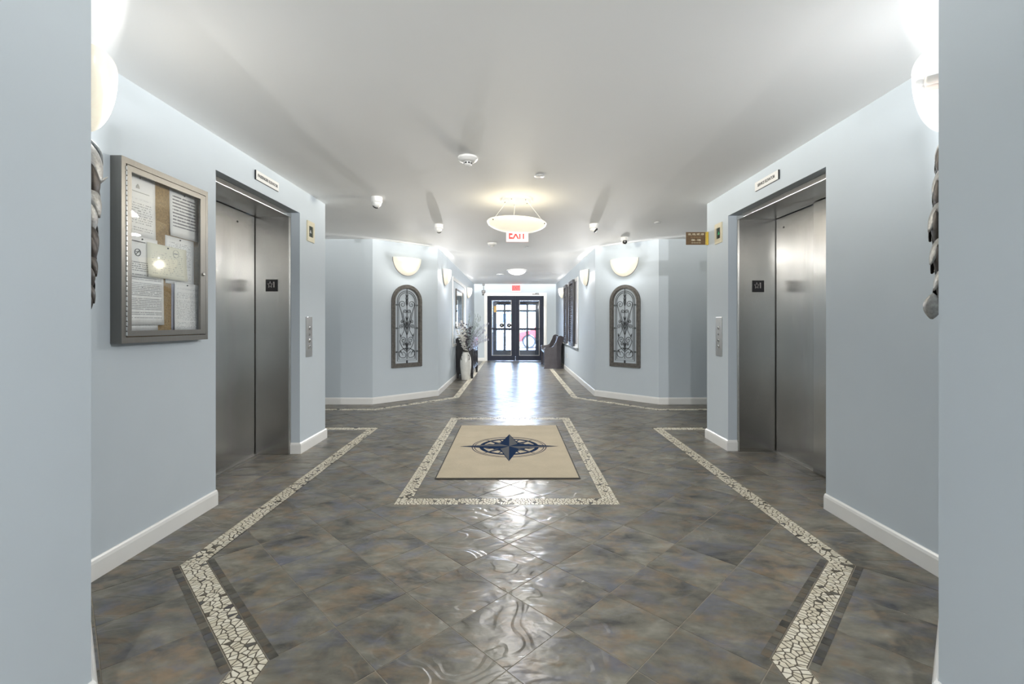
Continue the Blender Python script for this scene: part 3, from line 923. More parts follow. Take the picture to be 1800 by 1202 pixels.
# ------------------------------------------------------------------ elevators
def elevator(name, label, side, xw, xj, xd, y0, y1, ztop, split):
    """side -1 left, +1 right; xw wall face, xj frame face, xd door plane"""
    t = thing(name, label, 'elevator door', (xj, (y0 + y1) / 2, 0), 0, kind='structure')
    L = (y1 - y0) / 2
    s = side
    def b(x0, x1, *a): return (min(x0, x1), max(x0, x1), *a)
    dep = abs(xd - xj)
    # local x measured outwards from the frame face (into the shaft)
    fr = 0.032
    MB().bbox(*b(0, s * (dep + 0.05), -L + 0.001, -L + fr, 0.0, ztop - 0.002), 0.003).build('jamb', 'steel', t)
    MB().bbox(*b(0, s * (dep + 0.05), L - fr, L - 0.001, 0.0, ztop - 0.002), 0.003).build('jamb', 'steel', t)
    MB().box(*b(-s * 0.006, 0, -L + 0.001, -L + 0.014, 0.0, ztop - 0.002)).build('jamb_edge', 'steel_bright', t)
    MB().box(*b(-s * 0.006, 0, L - 0.014, L - 0.001, 0.0, ztop - 0.002)).build('jamb_edge', 'steel_bright', t)
    MB().bbox(*b(0, s * (dep + 0.05), -L + fr, L - fr, ztop - 0.04, ztop - 0.002), 0.003).build('header', 'steel', t)
    MB().bbox(*b(-s * 0.010, 0, -L + 0.002, L - 0.002, ztop - 0.042, ztop - 0.002), 0.003).build('header_lip', 'steel_bright', t)
    MB().bbox(*b(s * (dep - 0.02), s * (dep + 0.06), -L + fr, L - fr, -0.002, 0.004), 0.0015).build('sill', 'steel_sill', t)
    MB().box(*b(s * (dep + 0.05), s * (dep + 0.06), -L + fr, L - fr, 0.004, ztop - 0.04)).build('shaft_liner', 'dark', t)
    ysp = split
    if ysp is None:
        MB().bbox(*b(s * (dep + 0.004), s * (dep + 0.034), -L + fr + 0.004, L - fr - 0.012, 0.006, ztop - 0.046), 0.003).build('door_panel', 'steel', t)
    else:
        c = (y0 + y1) / 2
        MB().bbox(*b(s * (dep + 0.004), s * (dep + 0.034), ysp - c - 0.02, L - fr - 0.012, 0.006, ztop - 0.046), 0.003).build('door_panel', 'steel', t)
        MB().bbox(*b(s * (dep - 0.034), s * (dep - 0.004), -L + fr + 0.004, ysp - c, 0.006, ztop - 0.046), 0.003).build('door_panel', 'steel', t)
    # small key hole near the top of the door
    yk = -L + 1.18 * 0.75 if side < 0 else L - 0.16
    kz = 2.07
    kh = MB().lathe([(0.0085, 0), (0.0085, 0.004)], seg=16)
    kh.xf(Matrix.Translation((s * (dep + 0.0045), yk, kz)) @ Matrix.Rotation(-s * PI / 2, 4, 'Y'))
    kh.build('key_hole', 'black_plastic', t)
    return t
elevator('door_1', 'passenger elevator doorway with brushed steel door, left wall', -1, XL, JL, -2.36, LO[0], LO[1], LO[2], None)
elevator('door_2', 'service elevator doorway with two brushed steel panels, right wall', 1, XR, JR, 2.445, RO[0], RO[1], RO[2], 3.665)

def plaque(label, x, y, z):
    t = thing('floor_marker_plate', label, 'sign', (x, y, z), 0, 'floor marker plates on the elevator jambs')
    MB().bbox(-0.0555, 0.0555, -0.004, 0, -0.055, 0.055, 0.0015).build('plate', 'black_plastic', t)
    # outlined star
    pts = []
    for k in range(10):
        r = 0.031 if k % 2 == 0 else 0.0135
        a = PI / 2 + k * PI / 5
        pts.append((-0.014 + r * 0.78 * math.cos(a), -0.0048, 0.006 + r * math.sin(a)))
    MB().tube(pts, 0.0022, 4, closed=True).build('star', 'white_text', t)
    MB().bbox(0.016, 0.025, -0.0055, -0.004, -0.018, 0.034, 0.0006).add([(0.016, -0.0050, 0.034), (0.016, -0.0050, 0.026), (0.009, -0.0050, 0.026)], [(0, 1, 2)]).build('numeral', 'white_text', t)
plaque('black star and 1 plate on the passenger elevator jamb', -2.2105, LO[1] - 0.032, 1.545)
plaque('black star and 1 plate on the service elevator jamb', 2.2845, RO[1] - 0.032, 1.545)

def elev_sign(label, body, x, yc, th):
    t = thing('elevator_name_sign', label, 'sign', (x, yc, 2.3305), th, 'signs above the elevators')
    MB().bbox(-0.167, 0.167, -0.012, 0, -0.0365, 0.0365, 0.001).build('backing', 'black_plastic', t)
    MB().bbox(-0.1655, 0.1655, -0.0135, -0.012, -0.0345, 0.0355, 0.0006).build('plate', 'sign_white', t)
    lettering(body, 0.033, 'black_text', t, (0, -0.0142, 0), squash=0.86, bold=0.0004)
elev_sign('white PASSENGER ELEVATOR sign above the left elevator', 'PASSENGER ELEVATOR', XL, 3.626, PI / 2)
elev_sign('white SERVICE ELEVATOR sign above the right elevator', 'SERVICE ELEVATOR', XR, 3.622, -PI / 2)

def lantern(label, x, y, th, lit):
    t = thing('hall_lantern', label, 'indicator', (x, y, 2.083), th, 'floor indicators beside the elevators')
    fr = lambda w, h: [(-w, -h), (w, -h), (w, h), (-w, h)]
    MB().ring_xz(fr(0.075, 0.098), fr(0.045, 0.052), -0.012, 0).build('frame', 'ivory', t)
    MB().box(-0.045, 0.045, -0.004, -0.001, -0.052, 0.052).build('screen', 'lantern_screen', t)
    if lit:
        MB().slabxz([(-0.02, -0.012), (0.02, -0.012), (0, 0.022)], -0.006, -0.004).build('arrow', 'green_led', t)
    else:
        MB().slabxz([(-0.02, -0.012), (0.02, -0.012), (0, 0.022)], -0.006, -0.004).build('arrow', 'grey_plastic', t)
lantern('ivory floor indicator beside the passenger elevator', XL, 4.403, PI / 2, False)
lantern('ivory floor indicator beside the service elevator', XR, 4.475, -PI / 2, True)

def call_panel(label, x, y, th):
    t = thing('call_panel', label, 'call panel', (x, y, 1.069), th, 'elevator call panels')
    MB().bbox(-0.065, 0.065, -0.006, 0, -0.191, 0.191, 0.002).build('plate', 'panel_steel', t)
    for k, z in enumerate((0.085, 0.022, -0.038, -0.095)):
        m = MB().lathe([(0.017, 0), (0.017, 0.004), (0.014, 0.006), (0.0, 0.006)] if k != 1 else [(0.012, 0), (0.012, 0.005), (0, 0.005)], seg=20)
        m.xf(Matrix.Translation((0, -0.006, z)) @ Matrix.Rotation(PI / 2, 4, 'X'))
        bt = m.build('button', 'steel_bright', t, True)
        if k in (2, 3):
            MB().slabxz([(-0.007, 0.005), (0, -0.008), (0.007, 0.005)] if k == 3 else [(-0.007, -0.005), (0.007, -0.005), (0, 0.008)], -0.0135, -0.012).build('arrow', 'black_plastic', bt).location = (0, 0, z)
        else:
            m = MB().lathe([(0.005, 0), (0.005, 0.001)], seg=12); m.xf(Matrix.Translation((0, -0.012, z)) @ Matrix.Rotation(PI / 2, 4, 'X'))
            m.build('key_slot', 'black_plastic', bt)
call_panel('tall satin call button panel beside the passenger elevator', XL, 4.375, PI / 2)
call_panel('tall satin call button panel beside the service elevator', XR, 4.472, -PI / 2)

# ------------------------------------------------------------------ notice cabinet with papers
BY, BZ = 2.2207, 1.10
BW, BH = 0.627, 0.92
FX = 0.056
nb = thing('notice_cabinet', 'locked metal notice cabinet with glass door on the left wall', 'notice board', (XL + 0.0005, BY, BZ), PI / 2)
def rc(x0, x1, z0, z1): return [(x0, z0), (x1, z0), (x1, z1), (x0, z1)]
MB().ring_xz(rc(0, BW, 0, BH), rc(0.010, BW - 0.010, 0.010, BH - 0.010), -FX + 0.004, 0).ring_xz(rc(0, BW, 0, BH), rc(0.026, BW - 0.020, 0.030, BH - 0.030), -FX, -FX + 0.004).build('cabinet_case', 'alu', nb)
MB().box(0.010, BW - 0.010, -0.010, -0.004, 0.010, BH - 0.010).build('cork_backing', 'cork', nb)
dr = MB().ring_xz(rc(0.031, BW - 0.023, 0.034, BH - 0.034), rc(0.058, BW - 0.068, 0.062, BH - 0.062), -FX - 0.001, -FX + 0.012).build('glass_door', 'alu', nb)
MB().box(0.056, BW - 0.066, -FX + 0.004, -FX + 0.007, 0.060, BH - 0.060).build('pane', 'glass', dr)
for k in range(34):
    z = 0.038 + k * (BH - 0.076) / 34
    m = MB().lathe([(0.0042, 0), (0.0042, (BH - 0.076) / 34 - 0.006)], (0.0285, -FX - 0.001, z), 8)
    m.build('hinge_knuckle', 'steel_bright' if k % 1 == 0 else 'dark', dr, True)
MB().box(0.0265, 0.0305, -FX + 0.0005, -FX + 0.0015, 0.036, BH - 0.036).build('hinge_gap', 'dark', dr)
m = MB().lathe([(0.010, 0), (0.010, 0.006), (0.007, 0.008), (0, 0.008)], seg=20).xf(Matrix.Translation((BW - 0.045, -FX - 0.001, 0.40)) @ Matrix.Rotation(PI / 2, 4, 'X'))
m.build('lock', 'steel_bright', dr, True)

def sheet(name, label, x0, x1, z0, z1, mat_, yoff, curl=0.0, tilt=0.0, cat='notice'):
    """a pinned sheet in world coordinates: x0, x1 are depths along the wall, z heights"""
    t = thing(name, label, cat, (XL + 0.0105 + yoff, (x0 + x1) / 2, z0), PI / 2, 'papers pinned in the notice cabinet')
    w, h = x1 - x0, z1 - z0
    NX, NZ = 8, 8
    vs, fs, uvs = [], [], []
    for j in range(NZ + 1):
        for i in range(NX + 1):
            u, v = i / NX, j / NZ
            lift = 0.001 + curl * ((1 - v) ** 2) * (0.4 + 0.6 * abs(2 * u - 1))
            vs.append(((u - 0.5) * w + tilt * (v - 0.5), -lift, v * h + tilt * (u - 0.5) * -0.5)); uvs.append((u, v))
    for j in range(NZ):
        for i in range(NX):
            a = j * (NX + 1) + i; fs.append((a, a + 1, a + NX + 2, a + NX + 1))
    me = bpy.data.meshes.new('sheet'); me.from_pydata(vs, [], fs)
    ul = me.uv_layers.new(name='uv')
    for p in me.polygons:
        p.use_smooth = True
        for li, vi in zip(p.loop_indices, p.vertices): ul.data[li].uv = uvs[vi]
    me.materials.append(mat_)
    o = bpy.data.objects.new('sheet', me); COL.objects.link(o); o.parent = t
    so = o.modifiers.new('thickness', 'SOLIDIFY'); so.thickness = 0.0004; so.offset = -1
    pn = MB().lathe([(0.004, 0), (0.004, 0.003), (0.002, 0.006), (0, 0.006)], seg=10).xf(Matrix.Translation((0, -0.001, h - 0.012)) @ Matrix.Rotation(PI / 2, 4, 'X'))
    pn.build('pin', 'cork_pin', t)
    return t, w, h
WH = (0.92, 0.92, 0.91)
p1, w1, h1 = sheet('notice_paper', 'white letter with small crest, top left of the notice cabinet', 2.285, 2.486, 1.645, 1.972, paper_mat('letter_print', WH, 0.55, 26, 0.5, 0.1, 0.62, 0.1, 1.0), 0.0, 0.004)
MB().slabxz([(-0.012, 0), (0.012, 0), (0.010, 0.012), (0.0, 0.024), (-0.010, 0.012)], -0.0025, -0.0015).build('crest', 'grey_plastic', p1).location = (-0.015, 0, h1 - 0.07)
MB().box(-0.07, 0.06, -0.0022, -0.0015, 0, 0.004).build('heading_rule', 'grey_plastic', p1).location = (0, 0, h1 - 0.09)
p2, w2, h2 = sheet('notice_paper', 'white notice with bold paragraphs, top right of the notice cabinet', 2.589, 2.822, 1.700, 1.966, paper_mat('notice_print', WH, 0.8, 14, 0.62, 0.1, 0.93, 0.22, 2.0), 0.0, 0.006)
p5, w5, h5 = sheet('notice_paper', 'white printed sheet partly hidden behind the cream certificate', 2.557, 2.785, 1.426, 1.697, paper_mat('sheet_print', WH, 0.5, 30, 0.5, 0.12, 0.9, 0.1, 5.0), -0.0, 0.002)
p7, w7, h7 = sheet('notice_paper', 'white sheet peeking out below the long printed letter', 2.285, 2.506, 1.157, 1.40, paper_mat('peeking_print', WH, 0.5, 24, 0.5, 0.1, 0.9, 0.08, 7.0), -0.0005, 0.0)
p3, w3, h3 = sheet('notice_paper', 'long densely printed white letter, lower left of the notice cabinet', 2.285, 2.540, 1.190, 1.50, paper_mat('long_print', WH, 0.65, 34, 0.6, 0.06, 0.94, 0.12, 3.0), 0.004, 0.004)
p3b, w3b, h3b = sheet('notice_paper', 'white no-smoking notice above the long printed letter', 2.285, 2.49, 1.44, 1.652, paper_mat('no_smoking_print', WH, 0.7, 20, 0.55, 0.08, 0.42, 0.05, 4.0), 0.009, 0.003)
ring = [(0.018 * math.cos(2 * PI * k / 24), -0.003, 0.018 * math.sin(2 * PI * k / 24)) for k in range(24)]
MB().tube(ring, 0.0018, 4, closed=True).tube([(-0.0127, -0.003, -0.0127), (0.0127, -0.003, 0.0127)], 0.0015, 4).tube([(-0.012, -0.003, 0.003), (0.012, -0.003, 0.003)], 0.0017, 4).build('no_smoking_symbol', 'black_text', p3b).location = (-0.03, 0, h3b - 0.085)
MB().box(-0.05, 0.05, -0.0025, -0.0015, 0, 0.004).build('heading_rule', 'black_text', p3b).location = (-0.03, 0, h3b - 0.03)
p8, w8, h8 = sheet('notice_paper', 'lavender-grey sheet behind the lower right printed page', 2.603, 2.80, 1.152, 1.432, plain('lavender_paper', (0.40, 0.41, 0.50), 0.6, var=0.05), 0.0, 0.0)
p6, w6, h6 = sheet('notice_paper', 'two-column printed white page, lower right of the notice cabinet', 2.616, 2.824, 1.150, 1.436, paper_mat('column_print', WH, 0.5, 38, 0.5, 0.08, 0.9, 0.06, 6.0), 0.007, 0.006, 0.008)
p4, w4, h4 = sheet('certificate', 'curled cream certificate with round seal in the middle of the notice cabinet', 2.413, 2.703, 1.447, 1.632, paper_mat('certificate_print', (0.86, 0.84, 0.70), 0.35, 16, 0.45, 0.1, 0.8, 0.12, 8.0), 0.014, 0.010)
ring = [(0.022 * math.cos(2 * PI * k / 24), -0.003, 0.022 * math.sin(2 * PI * k / 24)) for k in range(24)]
MB().tube(ring, 0.0008, 4, closed=True).box(-0.014, 0.014, -0.003, -0.002, -0.003, 0.003).build('seal', 'grey_plastic', p4).location = (0.06, 0, h4 - 0.035)

# ------------------------------------------------------------------ sconces
def sconce_shell(a, h, p, th=0.006, nu=28, nv=12):
    """quarter ellipsoid bowl: half-round against the wall (local x, z<=0), bulging to -y"""
    vs, fs = [], []
    for lay in range(2):
        k = 1.0 - lay * th / min(a, h, p) * 0.6
        for i in range(nv + 1):
            t = (PI / 2) * i / nv          # 0 at rim plane (top), pi/2 at the wall outline
            for j in range(nu + 1):
                u = PI * j / nu            # left to right
                # points: x = a cos u ; radial part splits between depth and drop
                r = math.sin(u)
                vs.append((-a * k * math.cos(u), -p * k * r * math.cos(t), -h * k * r * math.sin(t)))
    w = nu + 1; n1 = (nv + 1) * w
    for i in range(nv):
        for j in range(nu):
            q = i * w + j
            fs += [(q, q + 1, q + w + 1, q + w), (n1 + q, n1 + q + w, n1 + q + w + 1, n1 + q + 1)]
    for j in range(nu):   # rim and wall edge
        fs.append((j, n1 + j, n1 + j + 1, j + 1)); q = nv * w + j; fs.append((q, q + 1, n1 + q + 1, n1 + q))
    return MB().add(vs, fs)
def sconce(label, x, y, ztop, th, energy, a=0.245, h=0.275, p=0.115, twist=0.0, col=WARM, gap=0.0, rim_r=0.004, glass='shade', sock=-0.075):
    t = thing('wall_sconce', label, 'wall lamp', (x, y, ztop), th, 'half-bowl wall sconces')
    sh = sconce_shell(a, h, p).build('glass_shade', glass, t, True)
    sh.location = (0, -0.004 - gap, 0)
    sh.rotation_euler = (0, 0, twist)
    rim = [(-a * math.cos(PI * j / 28), -0.004, -h * math.sin(PI * j / 28)) for j in range(29)]
    rm = MB().tube(rim, rim_r, 6).build('metal_rim', 'screw', sh); rm.location = (0, 0.003, 0)
    MB().bbox(-0.06, 0.06, -0.012, 0, sock - 0.065, sock + 0.03, 0.002).build('backplate', 'backplate', t)
    for sx in (-0.03, 0.03):
        m = MB().lathe([(0.017, 0), (0.017, 0.045)], seg=14).xf(Matrix.Translation((sx, -0.012, sock)) @ Matrix.Rotation(PI / 2, 4, 'X'))
        sk = m.build('socket', 'socket', t, True)
        MB().ell((sx, -0.070, sock), (0.015, 0.016, 0.015), 12, 8).build('bulb', 'bulb', sk, True)
    lamp('sconce_up_light', (0, -0.062, -0.006), E_UP * energy, col, 0.015, t)
    soft_lamp('sconce_glass_light', (0, -p - 0.012, -0.10), (PI / 2 + math.radians(4), 0, 0), E_SCONCE * energy, col, 0.06, 0, t)
    return t
ang_l = math.atan2(FL2[1] - FL1[1], FL2[0] - FL1[0])
ang_r = math.atan2(FR1[1] - FR2[1], FR1[0] - FR2[0])
cl = ((FL1[0] + FL2[0]) / 2, (FL1[1] + FL2[1]) / 2)
cr = ((FR1[0] + FR2[0]) / 2 - 0.01, (FR1[1] + FR2[1]) / 2 + 0.0096)
sconce('half-bowl sconce above the left arched iron grille', cl[0], cl[1], 2.215, ang_l, 0.8)
sconce('half-bowl sconce above the right arched iron grille', cr[0], cr[1], 2.205, ang_r, 0.95, col=NEUT)
sconce('half-bowl sconce on the left corridor wall nearest the lobby', FL2[0], 8.30, 2.165, PI / 2, 1.15, col=NEUT)
sconce('half-bowl sconce on the left corridor wall nearest the entrance doors', FL2[0], 12.45, 2.155, PI / 2, 0.9, col=NEUT)
sconce('half-bowl sconce on the right corridor wall nearest the lobby', FR2[0], 8.40, 2.165, -PI / 2, 1.15, col=NEUT)
sconce('half-bowl sconce on the right corridor wall nearest the entrance doors', FR2[0], 12.5, 2.155, -PI / 2, 0.9, col=NEUT)
SQ = math.sqrt(0.5)
sconce('cream sconce half hidden by the left passage corner', PL[0] - 0.50 * SQ, PL[1] + 0.50 * SQ, 2.175, 3 * PI / 4, 0.95, h=0.225, p=0.092, col=NEUT)
sconce('bright sconce with bare bulb half hidden by the right passage corner', PR[0] + 0.50 * SQ, PR[1] + 0.50 * SQ, 2.175, -3 * PI / 4, 0.95, h=0.225, p=0.092, rim_r=0.002, glass='clear_shade', sock=-0.035, col=NEUT)
# unseen pair behind the viewer, added to brighten the passage and lobby
sconce('added fill-light sconce on the left passage wall, unseen behind the viewer', PL[0], -1.6, 2.2, PI / 2, 2.2, col=NEUT)
sconce('added fill-light sconce on the right passage wall, unseen behind the viewer', PR[0], -1.6, 2.2, -PI / 2, 2.2, col=NEUT)
# sconces added out of view in the side halls to raise the ambient light
sconce('added fill-light sconce in the left side hall, unseen beyond the picture edge', -4.0, FL1[1], 2.2, 0, 0.6, col=NEUT)
sconce('added fill-light sconce in the right side hall, unseen beyond the picture edge', 4.0, FR1[1], 2.2, 0, 0.6, col=NEUT)

# ------------------------------------------------------------------ pendant and flush lights
pd = thing('bowl_pendant', 'shallow cream glass bowl pendant hanging in the lobby', 'pendant lamp', (0.03, 4.57, CEIL))
MB().lathe([(0.157, 0), (0.157, -0.016), (0.150, -0.026), (0.0, -0.026)], seg=40).build('canopy', 'white_plastic', pd, True)
for k in range(5):
    a = 0.5 + k * 2 * PI / 5
    MB().lathe([(0.005, -0.026), (0.005, -0.030), (0, -0.030)], (0.12 * math.cos(a), 0.12 * math.sin(a), 0), 8).build('canopy_screw', 'screw', pd)
bowl_prof = []
RB, DB = 0.300, 0.092
for i in range(13):
    t = i / 12
    bowl_prof.append((RB * math.sin(t * PI / 2 * 0.97) if i else 0.0001, DB * (1 - math.cos(t * PI / 2)) - DB))
inner_prof = [(max(0.0001, r - 0.006), z + 0.006) for r, z in bowl_prof][::-1]
bowl = MB().lathe(bowl_prof + inner_prof, seg=48, cap=False).build('glass_bowl', 'bowl', pd, True)
bowl.location = (0, 0, -0.238); bowl.rotation_euler = (0, math.radians(2.6), 0)
for k in range(3):
    a = -PI / 2 + 0.15 + k * 2 * PI / 3 + PI / 3
    MB().tube([(0.11 * math.cos(a), 0.11 * math.sin(a), -0.026), (0.285 * math.cos(a), 0.285 * math.sin(a), -0.246 - 0.012 * math.cos(a))], 0.0022, 5).build('cable', 'white_plastic', pd)
    m = MB().ell((0.292 * math.cos(a), 0.292 * math.sin(a), -0.254 - 0.013 * math.cos(a)), (0.007, 0.007, 0.007), 8, 5); m.build('cable_stud', 'screw', pd)
lamp('pendant_up_light', (0, 0, -0.19), E_PEND_UP, (1.0, 0.92, 0.76), 0.08, pd)
soft_lamp('pendant_glass_light', (0, 0, -0.35), (0, 0, 0), E_PEND, (1.0, 0.97, 0.93), 0.08, 0, pd)

def flush(label, x, y, energy):
    t = thing('flush_ceiling_light', label, 'ceiling lamp', (x, y, CEIL))
    MB().lathe([(0.235, 0), (0.235, -0.02), (0.225, -0.03), (0.2, -0.03)], seg=40).build('ring', 'white_plastic', t, True)
    MB().lathe([(0.0001, -0.115), (0.08, -0.108), (0.14, -0.090), (0.185, -0.06), (0.205, -0.03)], seg=40, cap=False).build('diffuser', 'flush', t, True)
    soft_lamp('flush_glass_light', (0, 0, -0.125), (0, 0, 0), energy, NEUT, 0.06, 0, t)
flush('round opal flush light on the corridor ceiling', 0.075, 10.65, E_FLUSH * 1.4)
flush('added opal fill light on the passage ceiling, unseen behind the viewer', 0.0, -1.9, E_FLUSH * 1.4)  # unseen fixture, added as fill light from behind the camera

# ------------------------------------------------------------------ ceiling devices
def smoke(label, x, y, r=0.075, flat_=False):
    t = thing('smoke_detector', label, 'smoke detector', (x, y, CEIL), 0, 'smoke detectors on the ceiling')
    if flat_:
        MB().lathe([(r, 0), (r, -0.018), (r * 0.9, -0.024), (0, -0.024)], seg=32).build('body', 'white_plastic', t, True)
        MB().lathe([(r * 0.45, -0.0235), (r * 0.45, -0.027), (0, -0.027)], seg=24).build('grille', 'grey_plastic', t)
        return
    MB().lathe([(r, 0), (r, -0.014), (r * 0.94, -0.018), (r * 0.9, -0.018)], seg=36).build('base', 'white_plastic', t, True)
    MB().lathe([(r * 0.93, -0.018), (r * 0.80, -0.030), (r * 0.5, -0.036), (r * 0.42, -0.036)], seg=36).build('body', 'white_plastic', t, True)
    sn = MB().lathe([(r * 0.40, -0.036), (r * 0.40, -0.054), (r * 0.33, -0.060), (0, -0.060)], seg=28).build('sensor', 'white_plastic', t, True)
    for k in range(8):
        a = 2 * PI * (k + 0.5) / 8 - PI / 2
        m = MB().box(-0.008, 0.008, -0.001, 0.001, -0.005, 0.005).xf(Matrix.Translation((r * 0.403 * math.cos(a), r * 0.403 * math.sin(a), -0.046)) @ Matrix.Rotation(a + PI / 2, 4, 'Z'))
        m.build('vent', 'black_plastic', sn)
smoke('round smoke detector nearest the viewer on the lobby ceiling', -0.345, 3.42)
smoke('small round smoke detector beyond the near exit sign', -0.335, 7.08, 0.072)
smoke('flat round detector beside the corridor flush light', -0.335, 11.55, 0.095, True)

def sprinkler(label, x, y):
    t = thing('sprinkler_cover', label, 'sprinkler', (x, y, CEIL), 0, 'concealed sprinkler covers on the ceiling')
    MB().lathe([(0.030, 0), (0.030, -0.008)], seg=24).build('shadow_gap', 'grey_plastic', t)
    MB().lathe([(0.042, -0.008), (0.042, -0.010), (0.040, -0.0115), (0, -0.0115)], seg=32).build('cover_plate', 'white_plastic', t, True)
sprinkler('white sprinkler cover between smoke detector and pendant', 0.215, 3.83)
sprinkler('white sprinkler cover in front of the right side hall', 1.77, 5.6)
sprinkler('white sprinkler cover right of the near exit sign', 0.22, 7.43)

def dome_cam(label, x, y, az, el, r=0.055):
    """az: heading of the lens (0 = towards -y, the viewer), el: degrees below level"""
    t = thing('security_camera', label, 'security camera', (x, y, CEIL), 0, 'white turret security cameras')
    MB().lathe([(r, 0), (r, -0.012), (r * 0.98, -0.045), (r * 0.86, -0.055), (r * 0.7, -0.058)], seg=32).build('housing', 'white_plastic', t, True)
    eye = MB().ell((0, 0, 0), (r * 0.80, r * 0.80, r * 0.80), 24, 14).build('eyeball', 'white_plastic', t, True)
    eye.location = (0, 0, -0.058); eye.rotation_euler = (math.radians(el), 0, az)
    m = MB().lathe([(r * 0.56, 0), (r * 0.56, r * 0.24), (r * 0.50, r * 0.28), (0, r * 0.28)], seg=24).xf(Matrix.Translation((0, -r * 0.55, 0)) @ Matrix.Rotation(PI / 2, 4, 'X'))
    m.build('lens_window', 'black_plastic', eye, True)
    m = MB().lathe([(r * 0.2, 0), (r * 0.2, r * 0.04), (0, r * 0.04)], seg=16).xf(Matrix.Translation((0, -r * 0.83, 0)) @ Matrix.Rotation(PI / 2, 4, 'X'))
    m.build('lens', 'grey_plastic', eye, True)
dome_cam('white turret camera turned away near the passenger elevator', -1.353, 4.50, math.radians(215), 35)
dome_cam('white turret camera turned away, left of the pendant', -0.947, 5.74, math.radians(180), 30)
dome_cam('white turret camera aimed right, right of the pendant', 1.005, 5.72, math.radians(70), 40)
dome_cam('white turret camera facing the viewer above the right sconce', 1.61, 6.60, math.radians(-12), 18)

# ------------------------------------------------------------------ exit signs
ex = thing('exit_sign', 'red EXIT sign hanging behind the pendant bowl', 'exit sign', (0.045, 5.85, CEIL))
MB().bbox(-0.05, 0.05, -0.03, 0.03, -0.015, 0, 0.003).build('mount', 'white_plastic', ex)
MB().bbox(-0.143, 0.143, -0.022, 0.022, -0.205, -0.015, 0.006).build('case', 'exit_face', ex)
lettering('EXIT', 0.165, 'exit_red', ex, (0, -0.0226, -0.112), squash=0.66, bold=0.004)
ex2 = thing('exit_sign', 'glowing red exit sign above the entrance doors', 'exit sign', (0.075, YD - 0.03, CEIL))
MB().bbox(-0.155, 0.155, -0.03, 0.029, -0.25, -0.015, 0.006).build('case', 'exit_face', ex2)
MB().bbox(-0.04, 0.04, -0.02, 0.02, -0.015, 0, 0.003).build('mount', 'white_plastic', ex2)
MB().bbox(-0.135, 0.135, -0.033, -0.03, -0.215, -0.04, 0.001).build('lit_panel', 'exit_glow', ex2)
lettering('EXIT', 0.15, 'exit_red', ex2, (0, -0.0337, -0.128), squash=0.7, bold=0.003)

# ------------------------------------------------------------------ brass room-number sign on the right corner
rs = thing('room_number_sign', 'brown room number sign on a brass bracket beside the service elevator', 'sign', (XR - 0.001, 4.722, 2.079))
MB().bbox(-0.030, -0.0005, -0.004, 0.004, -0.068, 0.068, 0.0015).build('bracket', 'brass', rs)
MB().bbox(-0.012, 0, -0.010, 0.010, -0.068, 0.068, 0.0015).build('bracket_foot', 'brass', rs)
MB().bbox(-0.232, -0.029, -0.003, 0.003, -0.066, 0.066, 0.001).build('plate', 'brown_plate', rs)
lettering('101, 103, 107, 109', 0.027, 'cream_text', rs, (-0.130, -0.0036, 0.042), squash=0.82, bold=0.0005)
lettering('104 - 106', 0.029, 'cream_text', rs, (-0.130, -0.0036, -0.018), squash=0.9, bold=0.0006)
for z, mt, w in ((0.010, 'tan_text', 0.055), (-0.047, 'cream_text', 0.05)):
    pts = [(-0.130 - w + 2 * w * k / 120 + 0.0022 * math.sin(k * 0.55), -0.0038, z + 0.0065 * math.cos(k * 0.55) * (0.6 + 0.5 * math.sin(k * 0.21 + w * 90))) for k in range(121)]
    MB().tube(pts, 0.0011, 4).build('script_line', mt, rs)
for z in (-0.055, 0.055):
    MB().ell((-0.024, -0.004, z), (0.003, 0.0015, 0.003), 8, 4).build('rivet', 'screw', rs)

# ------------------------------------------------------------------ arched iron grilles
def arch_outline(w, h, d, n=24):
    """closed outline of the arch inset by d (x, z)"""
    r = w / 2 - d; zc = h - w / 2
    pts = [(-r, d), (r, d)]
    pts += [(r * math.cos(PI * k / n), zc + r * math.sin(PI * k / n)) for k in range(n + 1)]
    return pts
def spiral(cx, cz_, r0, a0, turns, n=26, r1=0.12):
    """from radius r0 at angle a0 winding inwards"""
    return [(cx + r0 * (1 - (1 - r1) * k / n) * math.cos(a0 + turns * 2 * PI * k / n), cz_ + r0 * (1 - (1 - r1) * k / n) * math.sin(a0 + turns * 2 * PI * k / n)) for k in range(n + 1)]
def leaf_outline(x, z, L, w, lean=0.0):
    pts = []
    for k in range(9):
        t = k / 8; pts.append((x + w * math.sin(PI * t ** 0.8) + lean * t, z + L * t))
    for k in range(7, 0, -1):
        t = k / 8; pts.append((x - w * math.sin(PI * t ** 0.8) + lean * t, z + L * t))
    return pts
